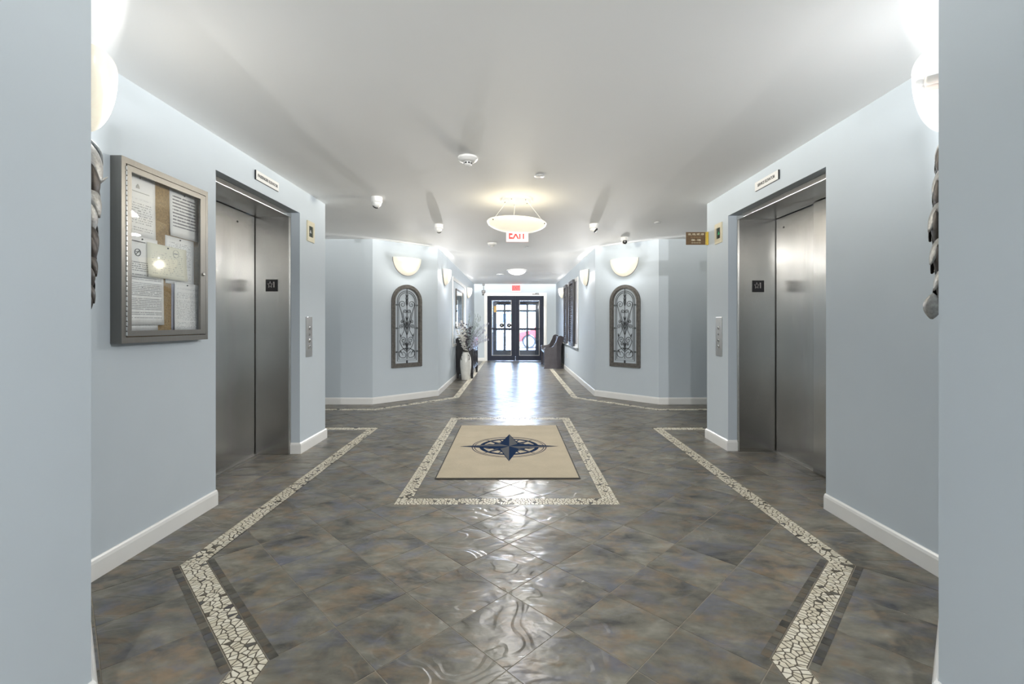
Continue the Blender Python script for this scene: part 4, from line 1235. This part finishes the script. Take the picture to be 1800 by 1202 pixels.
def grille(label, x, y, th):
    W, H = 0.53, 1.285
    t = thing('arched_iron_grille', label, 'wall decor', (x, y, 0.516), th, 'arched iron grilles on the angled walls')
    A = lambda d: arch_outline(W, H, d)
    MB().ring_xz(A(0), A(0.030), -0.030, -0.001).build('outer_frame', 'arch_wood', t)
    MB().ring_xz(A(0.030), A(0.052), -0.040, -0.001).build('frame_moulding', 'arch_wood', t)
    MB().ring_xz(A(0.052), A(0.062), -0.022, -0.001).build('inner_lip', 'arch_wood', t)
    yb = -0.014
    for d in (0.098, 0.122):
        MB().tube([(px, yb, pz) for px, pz in A(d)], 0.0042, 5, closed=True).build('iron_bar', 'iron', t)
    U = 1.285 / 1025.0                     # photo units to metres: frame runs 1025 units high
    P = lambda px, py, m: ((px - 245) * U * m * 1.14, (1105 - py) * U)
    def scroll(pts, r=0.0045, name='scroll'):
        sm = smooth_line(pts, 4)
        MB().tube([(p.x, yb, p.y) for p in sm], r, 5, r_end=r * 0.75).build(name, 'iron', t)
    def sp(px, py, r, a0, turns, m):
        # spiral drawn on the left side (m = 1) or mirrored
        return [(q[0] * m, q[1]) for q in spiral((px - 245) * U * 1.14, (1105 - py) * U, r * U, a0, turns)]
    MB().tube([(0, yb, 0.13), (0, yb, H - 0.065)], 0.005, 6).build('centre_bar', 'iron', t)
    for m in (1, -1):
        L = lambda px, py: P(px, py, m)
        # top scroll: leaves the centre bar, rises and curls in; tail runs down to the point of the V
        scroll([L(240, 700), L(205, 560), L(168, 390)] + [(q[0] * m, q[1]) for q in spiral((190 - 245) * U * 1.14, (1105 - 325) * U, 46 * U, PI * 1.15, -1.6)])
        # heart
        scroll([L(243, 640), L(215, 530), L(195, 440)] + [(q[0] * m, q[1]) for q in spiral((222 - 245) * U * 1.14, (1105 - 415) * U, 27 * U, PI * 1.1, -1.5)])
        # middle double curl
        scroll(spiral((186 - 245) * U * 1.14, (1105 - 540) * U, 25 * U, -0.4, 1.4)[::-1] and [(q[0] * m, q[1]) for q in spiral((186 - 245) * U * 1.14, (1105 - 540) * U, 25 * U, -0.5, 1.4)][::-1] + [L(222, 585)] + [L(232, 620)])
        scroll([(q[0] * m, q[1]) for q in spiral((177 - 245) * U * 1.14, (1105 - 600) * U, 28 * U, 0.6, 1.4)][::-1] + [L(212, 640), L(185, 700), L(162, 745)])
        # lower heart
        scroll([L(245, 915), L(190, 860), L(160, 790)] + [(q[0] * m, q[1]) for q in spiral((202 - 245) * U * 1.14, (1105 - 770) * U, 42 * U, PI * 1.0, -1.6)])
        scroll([(q[0] * m, q[1]) for q in spiral((210 - 245) * U * 1.14, (1105 - 822) * U, 20 * U, 0.3, 1.3)][::-1] + [L(243, 870)])
        # bottom scroll
        scroll([L(243, 890), L(215, 870)] + [(q[0] * m, q[1]) for q in spiral((193 - 245) * U * 1.14, (1105 - 938) * U, 52 * U, PI * 0.45, 0.5, 10, 0.95)][1:] + [L(220, 985), L(232, 950), L(205, 915), L(185, 935), L(195, 955)])
        # clasps to the frame
        for py in (333, 620, 912):
            cx, cz_ = P(118, py, m)
            MB().tube([(cx + 0.012 * math.cos(2 * PI * k / 10), yb, cz_ + 0.010 * math.sin(2 * PI * k / 10)) for k in range(10)], 0.003, 4, closed=True).tube([(m * -0.205, yb, cz_), (m * -0.125, yb, cz_)], 0.003, 4).build('clasp', 'iron', t)
        # side leaves
        MB().slabxz(leaf_outline((170 - 245) * U * 1.14 * m, (1105 - 735) * U, 0.06, 0.008, m * -0.010), yb - 0.003, yb + 0.003).build('leaf', 'iron', t)
        MB().slabxz(leaf_outline((175 - 245) * U * 1.14 * m, (1105 - 930) * U, 0.05, 0.009, m * -0.012), yb - 0.003, yb + 0.003).build('leaf', 'iron', t)
    for py, Lf in ((350, 0.09), (300, 0.08), (250, 0.07), (600, 0.09), (535, 0.075), (860, 0.085), (905, 0.06)):
        for lean in (-0.022, 0.0, 0.022):
            MB().slabxz(leaf_outline(0, (1105 - py) * U, Lf, 0.0055, lean), yb - 0.004, yb + 0.004).build('leaf', 'iron', t)
    MB().box(-0.012, 0.012, yb - 0.004, yb + 0.004, 0.062, 0.105).build('bottom_clasp', 'iron', t)
grille('arched iron scroll grille on the left angled wall', cl[0] - 0.004, cl[1] - 0.003, ang_l)
grille('arched iron scroll grille on the right angled wall', cr[0] + 0.01, cr[1] - 0.0096, ang_r)

# ------------------------------------------------------------------ metal leaf wall art (half hidden by the passage corners)
def leaf_art(label, x, y, th, spec, stem_z, off, cur):
    t = thing('metal_leaf_wall_art', label, 'wall decor', (x, y, 0), th, 'metal leaf wall hangings')
    MB().tube([(0, -0.012, stem_z[0]), (0.01, -0.018, (stem_z[0] + stem_z[1]) / 2), (0, -0.012, stem_z[1])], 0.005, 6).build('stem', 'dark_leaf', t)
    for (dx, dy, z, L, w, rot, mt) in spec:
        n = 10; vs, fs = [], []
        for i in range(n + 1):
            s_ = i / n
            ww = w * math.sin(PI * min(1, s_ * 0.97 + 0.03)) ** 0.8
            bend = cur * L * math.sin(PI * s_)
            for k in range(5):
                q = (k - 2) / 2
                vs.append((q * ww, -bend + 0.25 * ww * q * q, L * (s_ - 0.5)))
        for i in range(n):
            for k in range(4):
                a = i * 5 + k; fs.append((a, a + 1, a + 6, a + 5))
        mb = MB().add(vs, fs)
        o = mb.build('leaf', mt, t, True)
        o.location = (dx, -dy + off, z); o.rotation_euler = rot
        so = o.modifiers.new('thickness', 'SOLIDIFY'); so.thickness = 0.002
sl, dl = 'silver_leaf', 'dark_leaf'
rr = random.Random(3)
spec_l = []
zs = [1.83, 1.74, 1.69, 1.61, 1.55, 1.49, 1.45, 1.39, 1.34, 1.30]
for i, z in enumerate(zs):
    L = 0.17 - 0.009 * i
    mt = (sl, sl, sl, sl, sl, dl, dl, dl, dl, dl)[i]
    for s_ in (-1, 1):
        spec_l.append((s_ * 0.045, 0.026 - 0.0012 * i + 0.004 * rr.random(), z + 0.02 * s_, L, 0.042 - 0.0025 * i, (0.15 * (1 if i % 2 else -1), s_ * 0.35, s_ * 0.5), mt if s_ > 0 else (dl if i % 3 == 1 else mt)))
spec_l.append((0.07, 0.045, 1.76, 0.10, 0.022, (0.9, 0.4, 0.3), sl))
leaf_art('hammered silver and bronze leaf hanging beside the left passage corner', PL[0] - 0.45 * SQ, PL[1] + 0.45 * SQ, 3 * PI / 4, spec_l, (1.90, 1.27), 0.008, 0.11)
spec_r = []
zs = [1.84, 1.79, 1.73, 1.66, 1.60, 1.54, 1.47, 1.42, 1.36, 1.31]
for i, z in enumerate(zs):
    L = 0.10 + 0.012 * min(i, 9 - i)
    for s_ in (-1, 1):
        spec_r.append((s_ * 0.035, 0.016 + 0.002 * min(i, 9 - i) + 0.004 * rr.random(), z + 0.015 * s_, L, 0.019 + 0.002 * min(i, 9 - i), (0.2 * (1 if i % 2 else -1), s_ * 0.3, s_ * 0.6), sl if (i + (s_ > 0)) % 2 else dl))
spec_r.append((0.03, 0.040, 1.265, 0.10, 0.03, (0.1, 0.1, 1.2), sl))
leaf_art('dark and silver leaf hanging beside the right passage corner', PR[0] + 0.45 * SQ, PR[1] + 0.45 * SQ, -3 * PI / 4, spec_r, (1.87, 1.25), 0.008, 0.07)

# ------------------------------------------------------------------ entrance doors
MB_ = MB
d3 = thing('door_3', 'dark navy glazed double entrance doors at the corridor end', 'door', ((DX0 + DX1) / 2, YD, 0), 0, kind='structure')
HWD = (DX1 - DX0) / 2
cas = 0.096
for s in (-1, 1):
    x0, x1 = sorted((s * HWD, s * (HWD + cas)))
    MB().bbox(x0, x1, -0.022, -0.001, 0.0, DZ + cas, 0.004).build('casing_side', 'trim', d3)
MB().bbox(-HWD, HWD, -0.022, -0.001, DZ, DZ + cas, 0.004).build('casing_head', 'trim', d3)
cxd = (DX0 + DX1) / 2
for s, gx0, gx1 in ((-1, -0.70, -0.08), (1, 0.185, 0.812)):
    gx0 -= cxd; gx1 -= cxd
    lx0, lx1 = (-HWD + 0.004, -0.004) if s < 0 else (0.004, HWD - 0.004)
    lf = MB().ring_xz(rc(lx0, lx1, 0.008, DZ - 0.004), rc(gx0, gx1, 0.175, 1.925), 0.010, 0.055).build('door_leaf', 'navy_door', d3)
    MB().ring_xz(rc(gx0 - 0.008, gx1 + 0.008, 0.167, 1.933), rc(gx0 + 0.008, gx1 - 0.008, 0.183, 1.917), 0.006, 0.010).build('glazing_bead', 'grey_plastic', lf)
    MB().box(gx0, gx1, 0.030, 0.036, 0.175, 1.925).build('pane', 'door_glass', lf)
    MB().tube([(gx0 - 0.03, -0.03, 1.02), (gx1 + 0.03, -0.03, 1.02)], 0.014, 8).build('push_bar', 'navy_door', lf)
    for xx in (gx0 - 0.03, gx1 + 0.03):
        MB().bbox(xx - 0.02, xx + 0.02, -0.04, 0.010, 0.99, 1.05, 0.004).build('push_bar_bracket', 'navy_door', lf)
tag(MB().bbox(-0.885, -0.21, YD - 0.10, YD - 0.023, DZ + 0.012, DZ + 0.088, 0.004).build('door_operator', 'trim'), 'long white automatic operator box above the left entrance door', 'door operator')
dc = thing('door_closer', 'dark door closer above the right entrance door', 'door closer', (0.70, YD - 0.023, DZ + 0.03))
MB().bbox(-0.115, 0.115, -0.05, 0, 0.0, 0.035, 0.006).build('closer_body', 'black_plastic', dc)
MB().lathe([(0.022, 0.035), (0.022, 0.055), (0, 0.055)], (0, -0.025, 0), 16).build('spindle', 'black_plastic', dc)
MB().tube([(0, -0.03, 0.05), (0.1, -0.06, 0.05), (-0.02, -0.012, 0.047)], 0.006, 5).build('arm', 'black_plastic', dc)
bc = thing('ceiling_stem_sensor', 'black ceiling camera on a thin stem left of the entrance doors', 'security camera', (-0.955, YD - 0.10, CEIL))
MB().bbox(-0.035, 0.035, -0.03, 0.03, -0.055, 0, 0.006).build('ceiling_mount', 'black_plastic', bc)
MB().tube([(0, 0, -0.05), (0.004, 0, -0.22)], 0.006, 6).build('stem', 'black_plastic', bc)
MB().bbox(-0.05, 0.055, -0.05, 0.05, -0.285, -0.205, 0.012).build('head', 'black_plastic', bc)
m = MB().lathe([(0.026, 0), (0.026, 0.03), (0, 0.03)], seg=16).xf(Matrix.Translation((0.0, -0.048, -0.30)) @ Matrix.Rotation(PI / 2, 4, 'X')); m.build('lens', 'black_plastic', bc, True)
MB().bbox(-0.03, 0.02, -0.03, 0.03, -0.36, -0.28, 0.01).build('bracket', 'black_plastic', bc)
for k, x in enumerate((-0.385, -0.150)):
    t = thing('round_door_pull', ('round dark pull on the left entrance glass, nearer the hinge', 'round dark pull on the left entrance glass, nearer the middle')[k], 'door pull', (x, YD + 0.0295, 1.135))
    m = MB().lathe([(0.020, 0), (0.020, 0.02), (0.066, 0.026), (0.070, 0.034), (0.060, 0.042), (0, 0.044)], seg=28).xf(Matrix.Rotation(PI / 2, 4, 'X')); m.build('knob', 'iron_handle', t, True)
    m = MB().lathe([(0.026, 0.043), (0.024, 0.049), (0, 0.050)], seg=20).xf(Matrix.Rotation(PI / 2, 4, 'X')); m.build('boss', 'grey_plastic', t, True)
tag(MB().bbox(-0.63, -0.55, YD + 0.028, YD + 0.0296, 1.55, 1.75, 0.0005).build('door_sticker', 'amber'), 'small amber sticker on the left entrance glass', 'sticker')

# outer street doors with panes, beyond the vestibule
d4 = thing('door_4', 'dark paned outer street doors seen through the entrance glass', 'door', (0.08, YV, 0), 0, kind='structure')
rows = [(0.24, 0.945), (1.027, 1.603), (1.683, 1.848)]
for s, cols, (l0, l1) in ((-1, [(-0.613, -0.369), (-0.285, -0.03)], (-0.755, 0.078)), (1, [(0.19, 0.446), (0.528, 0.778)], (0.082, 0.915))):
    mb = MB()
    xs = [l0, cols[0][0], cols[0][1], cols[1][0], cols[1][1], l1]
    for a, b in ((0, 1), (2, 3), (4, 5)):
        mb.box(xs[a] - 0.08, xs[b] - 0.08, 0.03, 0.075, 0.01, 1.995)
    zz = [0.01] + [v for r in rows for v in r] + [1.995]
    for (a, b) in cols:
        for k in range(0, 8, 2):
            mb.box(a - 0.08, b - 0.08, 0.03, 0.075, zz[k], zz[k + 1])
    lf = mb.build('door_leaf', 'outer_door', d4)
    for (a, b) in cols:
        for (z0, z1) in rows:
            MB().box(a - 0.08, b - 0.08, 0.05, 0.055, z0, z1).build('pane', 'glass', lf)

# ------------------------------------------------------------------ outside: street, car, fence, sign
tag(MB().box(-30, 30, YV + 0.12, 60, -0.12, -0.02).build('ground_street', 'asphalt'), 'pale sunlit street outside the entrance', 'street', kind='structure')
car = thing('car', 'red car parked outside beyond the right entrance door', 'car', (0.0, 22.0, -0.02))
prof = [(-0.05, 0.30), (-0.08, 0.55), (0.0, 0.72), (0.85, 0.88), (1.45, 1.38), (2.75, 1.42), (3.55, 0.98), (4.1, 0.90), (4.15, 0.45), (4.05, 0.28)]
def arch_pts(cx, r): return [(cx + r * math.cos(PI * k / 10), 0.28 + max(0.0, 0.04 + r * math.sin(PI * k / 10))) for k in range(11)]
body = prof + arch_pts(3.35, 0.36) + arch_pts(0.74, 0.36)
MB().slabxz(body[::-1], 0, 1.7).build('car_body', 'car_red', car)
for x in (0.74, 3.35):
    for y in (0.01, 1.52):
        m = MB().lathe([(0.0, 0), (0.31, 0), (0.325, 0.02), (0.325, 0.15), (0.31, 0.17), (0, 0.17)], seg=28, cap=False).xf(Matrix.Translation((x, y, 0.325)) @ Matrix.Rotation(-PI / 2, 4, 'X'))
        wh = m.build('wheel', 'tyre', car, True)
        m = MB().lathe([(0.24, -0.006), (0.22, -0.012), (0.05, -0.02), (0, -0.02)], seg=24).xf(Matrix.Translation((x, y, 0.325)) @ Matrix.Rotation(-PI / 2, 4, 'X')); m.build('hub_cap', 'alloy', wh, True)
MB().slabxz([(1.05, 0.92), (2.0, 0.95), (2.0, 1.32), (1.50, 1.31)], -0.006, 0.004).build('side_window', 'carglass', car)
MB().slabxz([(2.08, 0.95), (3.2, 0.98), (2.72, 1.34), (2.08, 1.33)], -0.006, 0.004).build('side_window', 'carglass', car)
fence = thing('picket_fence', 'pale picket fence outside behind the red car', 'fence', (0, 27.0, -0.02))
pick = None
for k in range(70):
    x = -5.2 + k * 0.15
    if pick is None:
        o = MB().slabxz([(-0.04, 0), (0.04, 0), (0.04, 1.15), (0, 1.22), (-0.04, 1.15)], 0, 0.02).build('picket', 'picket', fence); pick = o.data
    else:
        o = bpy.data.objects.new('picket', pick); COL.objects.link(o); o.parent = fence
    o.location = (x, 0, 0)
for z in (0.3, 0.9):
    MB().box(-5.3, 5.3, 0.02, 0.05, z, z + 0.07).build('rail', 'picket', fence)
bs = thing('street_sign', 'blue sign board outside behind the left entrance door', 'sign', (-0.42, 25.0, -0.02))
MB().box(-0.35, 0.28, -0.02, 0.0, 1.25, 1.75).build('board', 'blue_sign', bs)
MB().tube([(0, 0.02, 0), (0, 0.02, 1.6)], 0.025, 8).build('post', 'grey_plastic', bs)

# ------------------------------------------------------------------ corridor furniture
# pew
pw = thing('church_pew', 'dark wooden pew against the right corridor wall', 'bench', (0.80, 11.98, 0))
end_prof = [(0.0, 0.0), (-0.008, 0.0), (-0.008, 0.03), (0.006, 0.035), (0.006, 0.50), (0.0, 0.53), (0.02, 0.552), (0.10, 0.556), (0.18, 0.565), (0.24, 0.60), (0.29, 0.68), (0.33, 0.76), (0.355, 0.83), (0.40, 0.866), (0.45, 0.866), (0.50, 0.845), (0.518, 0.80), (0.50, 0.74), (0.47, 0.66), (0.452, 0.56), (0.45, 0.035), (0.50, 0.03), (0.50, 0.0)]
sp_ = [tuple(p)[:2] for p in smooth_line(end_prof[4:20], 3)]
outl = end_prof[:4] + sp_ + end_prof[20:]
for y in (0.0, 1.35):
    MB().slabxz(outl, y, y + 0.045).build('end_panel', 'dark_wood', pw)
def yslab(poly, y0, y1): return MB().slabxz(poly, y0, y1)
yslab([(0.015, 0.405), (0.40, 0.385), (0.40, 0.415), (0.02, 0.44)], 0.045, 1.35).build('seat', 'dark_wood', pw)
yslab([(0.37, 0.40), (0.40, 0.395), (0.478, 0.82), (0.445, 0.83)], 0.045, 1.35).build('backrest', 'dark_wood', pw)
yslab([(0.04, 0.06), (0.06, 0.06), (0.06, 0.405), (0.04, 0.405)], 0.045, 1.35).build('front_apron', 'dark_wood', pw)

# console table
ct = thing('console_table', 'black console cabinet against the left corridor wall', 'console table', (FL2[0] + 0.022, 9.87, 0))
CW, CL_, CH = 0.355, 1.30, 0.885
MB().bbox(0, CW, 0.0, 0.03, 0.10, CH - 0.03, 0.003).build('end_panel', 'black_wood', ct)
MB().bbox(0, CW, CL_ - 0.03, CL_, 0.10, CH - 0.03, 0.003).build('end_panel', 'black_wood', ct)
MB().bbox(-0.003, CW + 0.02, -0.02, CL_ + 0.02, CH - 0.03, CH, 0.005).build('top', 'black_wood', ct)
MB().bbox(0.01, CW - 0.02, 0.03, CL_ - 0.03, 0.16, 0.19, 0.003).build('bottom_shelf', 'black_wood', ct)
MB().box(0.003, 0.012, 0.03, CL_ - 0.03, 0.19, CH - 0.03).build('back_panel', 'black_wood', ct)
for y in (0.0, CL_ - 0.05):
    for x in (0.0, CW - 0.05):
        MB().bbox(x, x + 0.05, y, y + 0.05, 0.0, 0.12, 0.003).build('leg', 'black_wood', ct)
for k in range(3):
    y0 = 0.034 + k * 0.412
    dw = MB().bbox(CW - 0.02, CW + 0.004, y0, y0 + 0.404, CH - 0.20, CH - 0.035, 0.003).build('drawer', 'black_wood', ct)
    MB().ell((CW + 0.016, y0 + 0.2, CH - 0.12), (0.012, 0.012, 0.012), 10, 6).build('knob', 'brass', dw, True)
    rcy = lambda a, b, c, d: [(a, c), (b, c), (b, d), (a, d)]
    dd = MB().ring_xz(rcy(y0, y0 + 0.404, 0.195, CH - 0.208), rcy(y0 + 0.05, y0 + 0.354, 0.245, CH - 0.258), -0.012, 0.012)
    dd.xf(Matrix(((0, 1, 0, CW - 0.008), (1, 0, 0, 0), (0, 0, 1, 0), (0, 0, 0, 1)))); dd = dd.build('cabinet_door', 'black_wood', ct)
    MB().box(CW - 0.012, CW - 0.006, y0 + 0.05, y0 + 0.354, 0.245, CH - 0.258).build('pane', 'door_glass', dd)

# vase with dried flowers
vs_ = thing('floor_vase', 'tall white ceramic floor vase with dark ear handles', 'vase', (-1.02, 9.66, 0.001))
vp = [(0.082, 0.0), (0.090, 0.012), (0.105, 0.15), (0.119, 0.30), (0.119, 0.38), (0.108, 0.47), (0.085, 0.535), (0.066, 0.56), (0.063, 0.578), (0.070, 0.590), (0.060, 0.590), (0.055, 0.575), (0.060, 0.54), (0.05, 0.3), (0.0001, 0.28)]
MB().lathe(vp, seg=36).build('vase_body', 'ceramic', vs_, True)
for s in (-1, 1):
    a = PI * 1.5 + s * 0.75
    ca, sa = math.cos(a), math.sin(a)
    MB().tube([(ca * r, sa * r, z) for r, z in ((0.092, 0.525), (0.112, 0.535), (0.128, 0.50), (0.128, 0.45), (0.110, 0.425))], 0.008, 7).build('ear_handle', 'iron_handle', vs_, True)
fl = thing('dried_flower_arrangement', 'dried sprigs and pale blossoms fanning out of the white vase', 'flowers', (-1.02, 9.66, 0.45))
fr_ = random.Random(21)
kinds = ['blossom'] * 13 + ['plum'] * 5 + ['sage'] * 14 + ['lavender'] * 16
for k, kd in enumerate(kinds):
    if kd == 'blossom': tx, tz = fr_.uniform(-0.20, 0.04), fr_.uniform(0.44, 0.82)
    elif kd == 'plum': tx, tz = fr_.uniform(-0.12, 0.16), fr_.uniform(0.45, 0.80)
    elif kd == 'sage': tx, tz = fr_.uniform(0.05, 0.34), fr_.uniform(0.62, 0.98)
    else: tx, tz = fr_.uniform(0.16, 0.50), fr_.uniform(0.36, 0.74)
    ty = fr_.uniform(-0.22, 0.22)
    b0 = (fr_.uniform(-0.03, 0.03), fr_.uniform(-0.03, 0.03), 0.0)
    pts = smooth_line([b0, (tx * 0.12, ty * 0.15, 0.16), (tx * 0.5, ty * 0.5, 0.16 + (tz - 0.16) * 0.55), (tx, ty, tz)], 4)
    st = MB().tube(pts, 0.0035, 4, r_end=0.0016).build('stem', 'stem', fl)
    mb = MB()
    n = 16
    for q in range(n):
        p = pts[min(len(pts) - 1, int(len(pts) * (0.45 + 0.55 * q / n)))]
        sp2 = 0.035 if kd in ('blossom', 'plum') else 0.028
        c = (p.x + fr_.uniform(-sp2, sp2), p.y + fr_.uniform(-sp2, sp2), p.z + fr_.uniform(-sp2, sp2))
        if kd in ('blossom', 'plum'): mb.ell(c, (0.019, 0.019, 0.014), 6, 4)
        else: mb.ell(c, (0.007, 0.008, 0.026), 5, 4)
    o = mb.build({'blossom': 'petals', 'plum': 'leaves', 'sage': 'leaves', 'lavender': 'buds'}[kd], kd, st); o['kind'] = 'stuff'

# framed print and panel moulding on the left wall
pic = thing('framed_print', 'tall narrow-framed pale print on the left corridor wall', 'picture', (FL2[0] + 0.001, 10.48, 1.10), PI / 2)
MB().ring_xz(rc(-0.66, 0.66, 0, 0.85), rc(-0.635, 0.635, 0.025, 0.825), -0.028, 0).build('frame', 'art_frame', pic)
MB().ring_xz(rc(-0.635, 0.635, 0.025, 0.825), rc(-0.52, 0.52, 0.12, 0.73), -0.010, 0).build('mount', 'sign_white', pic)
MB().box(-0.52, 0.52, -0.007, 0, 0.12, 0.73).build('print', 'glaze_art', pic)
MB().box(-0.635, 0.635, -0.016, -0.013, 0.025, 0.825).build('glazing', 'glass', pic)
t = thing('trim_1', 'white rectangular panel moulding around the framed print', 'moulding', (FL2[0] + 0.0008, 10.55, 0.71), PI / 2, kind='structure')
for x0, x1, z0, z1 in ((-1.24, 1.24, 1.38, 1.45), (-1.24, 1.24, 0, 0.06), (-1.24, -1.18, 0.06, 1.38), (1.18, 1.24, 0.06, 1.38)):
    MB().bbox(x0, x1, -0.018, 0, z0, z1, 0.004).build('moulding_strip', 'trim', t)
# window with dark shutters on the right wall
w1_ = thing('window_1', 'white-cased interior window between charcoal shutters, right corridor wall', 'window', (FR2[0] - 0.0008, 10.75, 0.70), -PI / 2, kind='structure')
for x0, x1, z0, z1 in ((-1.30, 1.30, 1.40, 1.47), (-1.30, 1.30, 0, 0.05), (-1.30, -1.23, 0.05, 1.40), (1.23, 1.30, 0.05, 1.40)):
    MB().bbox(x0, x1, -0.018, 0, z0, z1, 0.004).build('casing', 'trim', w1_)
MB().bbox(-1.32, 1.32, -0.05, 0, -0.025, 0, 0.004).build('window_sill', 'trim', w1_)
MB().box(-1.23, 1.23, -0.006, 0, 0.05, 1.40).build('pane', 'frosted', w1_)
for k, (x0, x1, lab) in enumerate(((0.15 + 0.0, 0.88, 'charcoal louvred shutter nearest the lobby beside the corridor window'), (-0.95, -0.41, 'charcoal louvred shutter nearest the pew beside the corridor window'))):
    t = thing('window_shutter', lab, 'shutter', (FR2[0] - 0.019, 10.75, 0.695), -PI / 2, 'shutters on the corridor window')
    # local x runs towards the viewer's right (towards the camera on this wall is +x)
    MB().ring_xz(rc(x0, x1, 0, 1.455), rc(x0 + 0.06, x1 - 0.06, 0.07, 1.385), -0.050, -0.004).build('frame', 'shutter', t)
    for q in range(26):
        z = 0.075 + q * 0.0505
        m = MB().bbox(x0 + 0.06, x1 - 0.06, -0.006, 0.006, 0, 0.052, 0.002).xf(Matrix.Translation((0, -0.027, z)) @ Matrix.Rotation(math.radians(-32), 4, 'X'))
        m.build('slat', 'shutter', t)
t = thing('wall_outlet', 'small white outlet low on the right corridor wall beside the pew', 'outlet', (FR2[0] - 0.0005, 11.5, 0.38), -PI / 2)
MB().bbox(-0.036, 0.036, -0.006, 0, -0.058, 0.058, 0.002).build('cover_plate', 'white_plastic', t)
for z in (-0.022, 0.022):
    MB().bbox(-0.016, 0.016, -0.008, -0.005, z - 0.014, z + 0.014, 0.002).build('receptacle', 'grey_plastic', t)
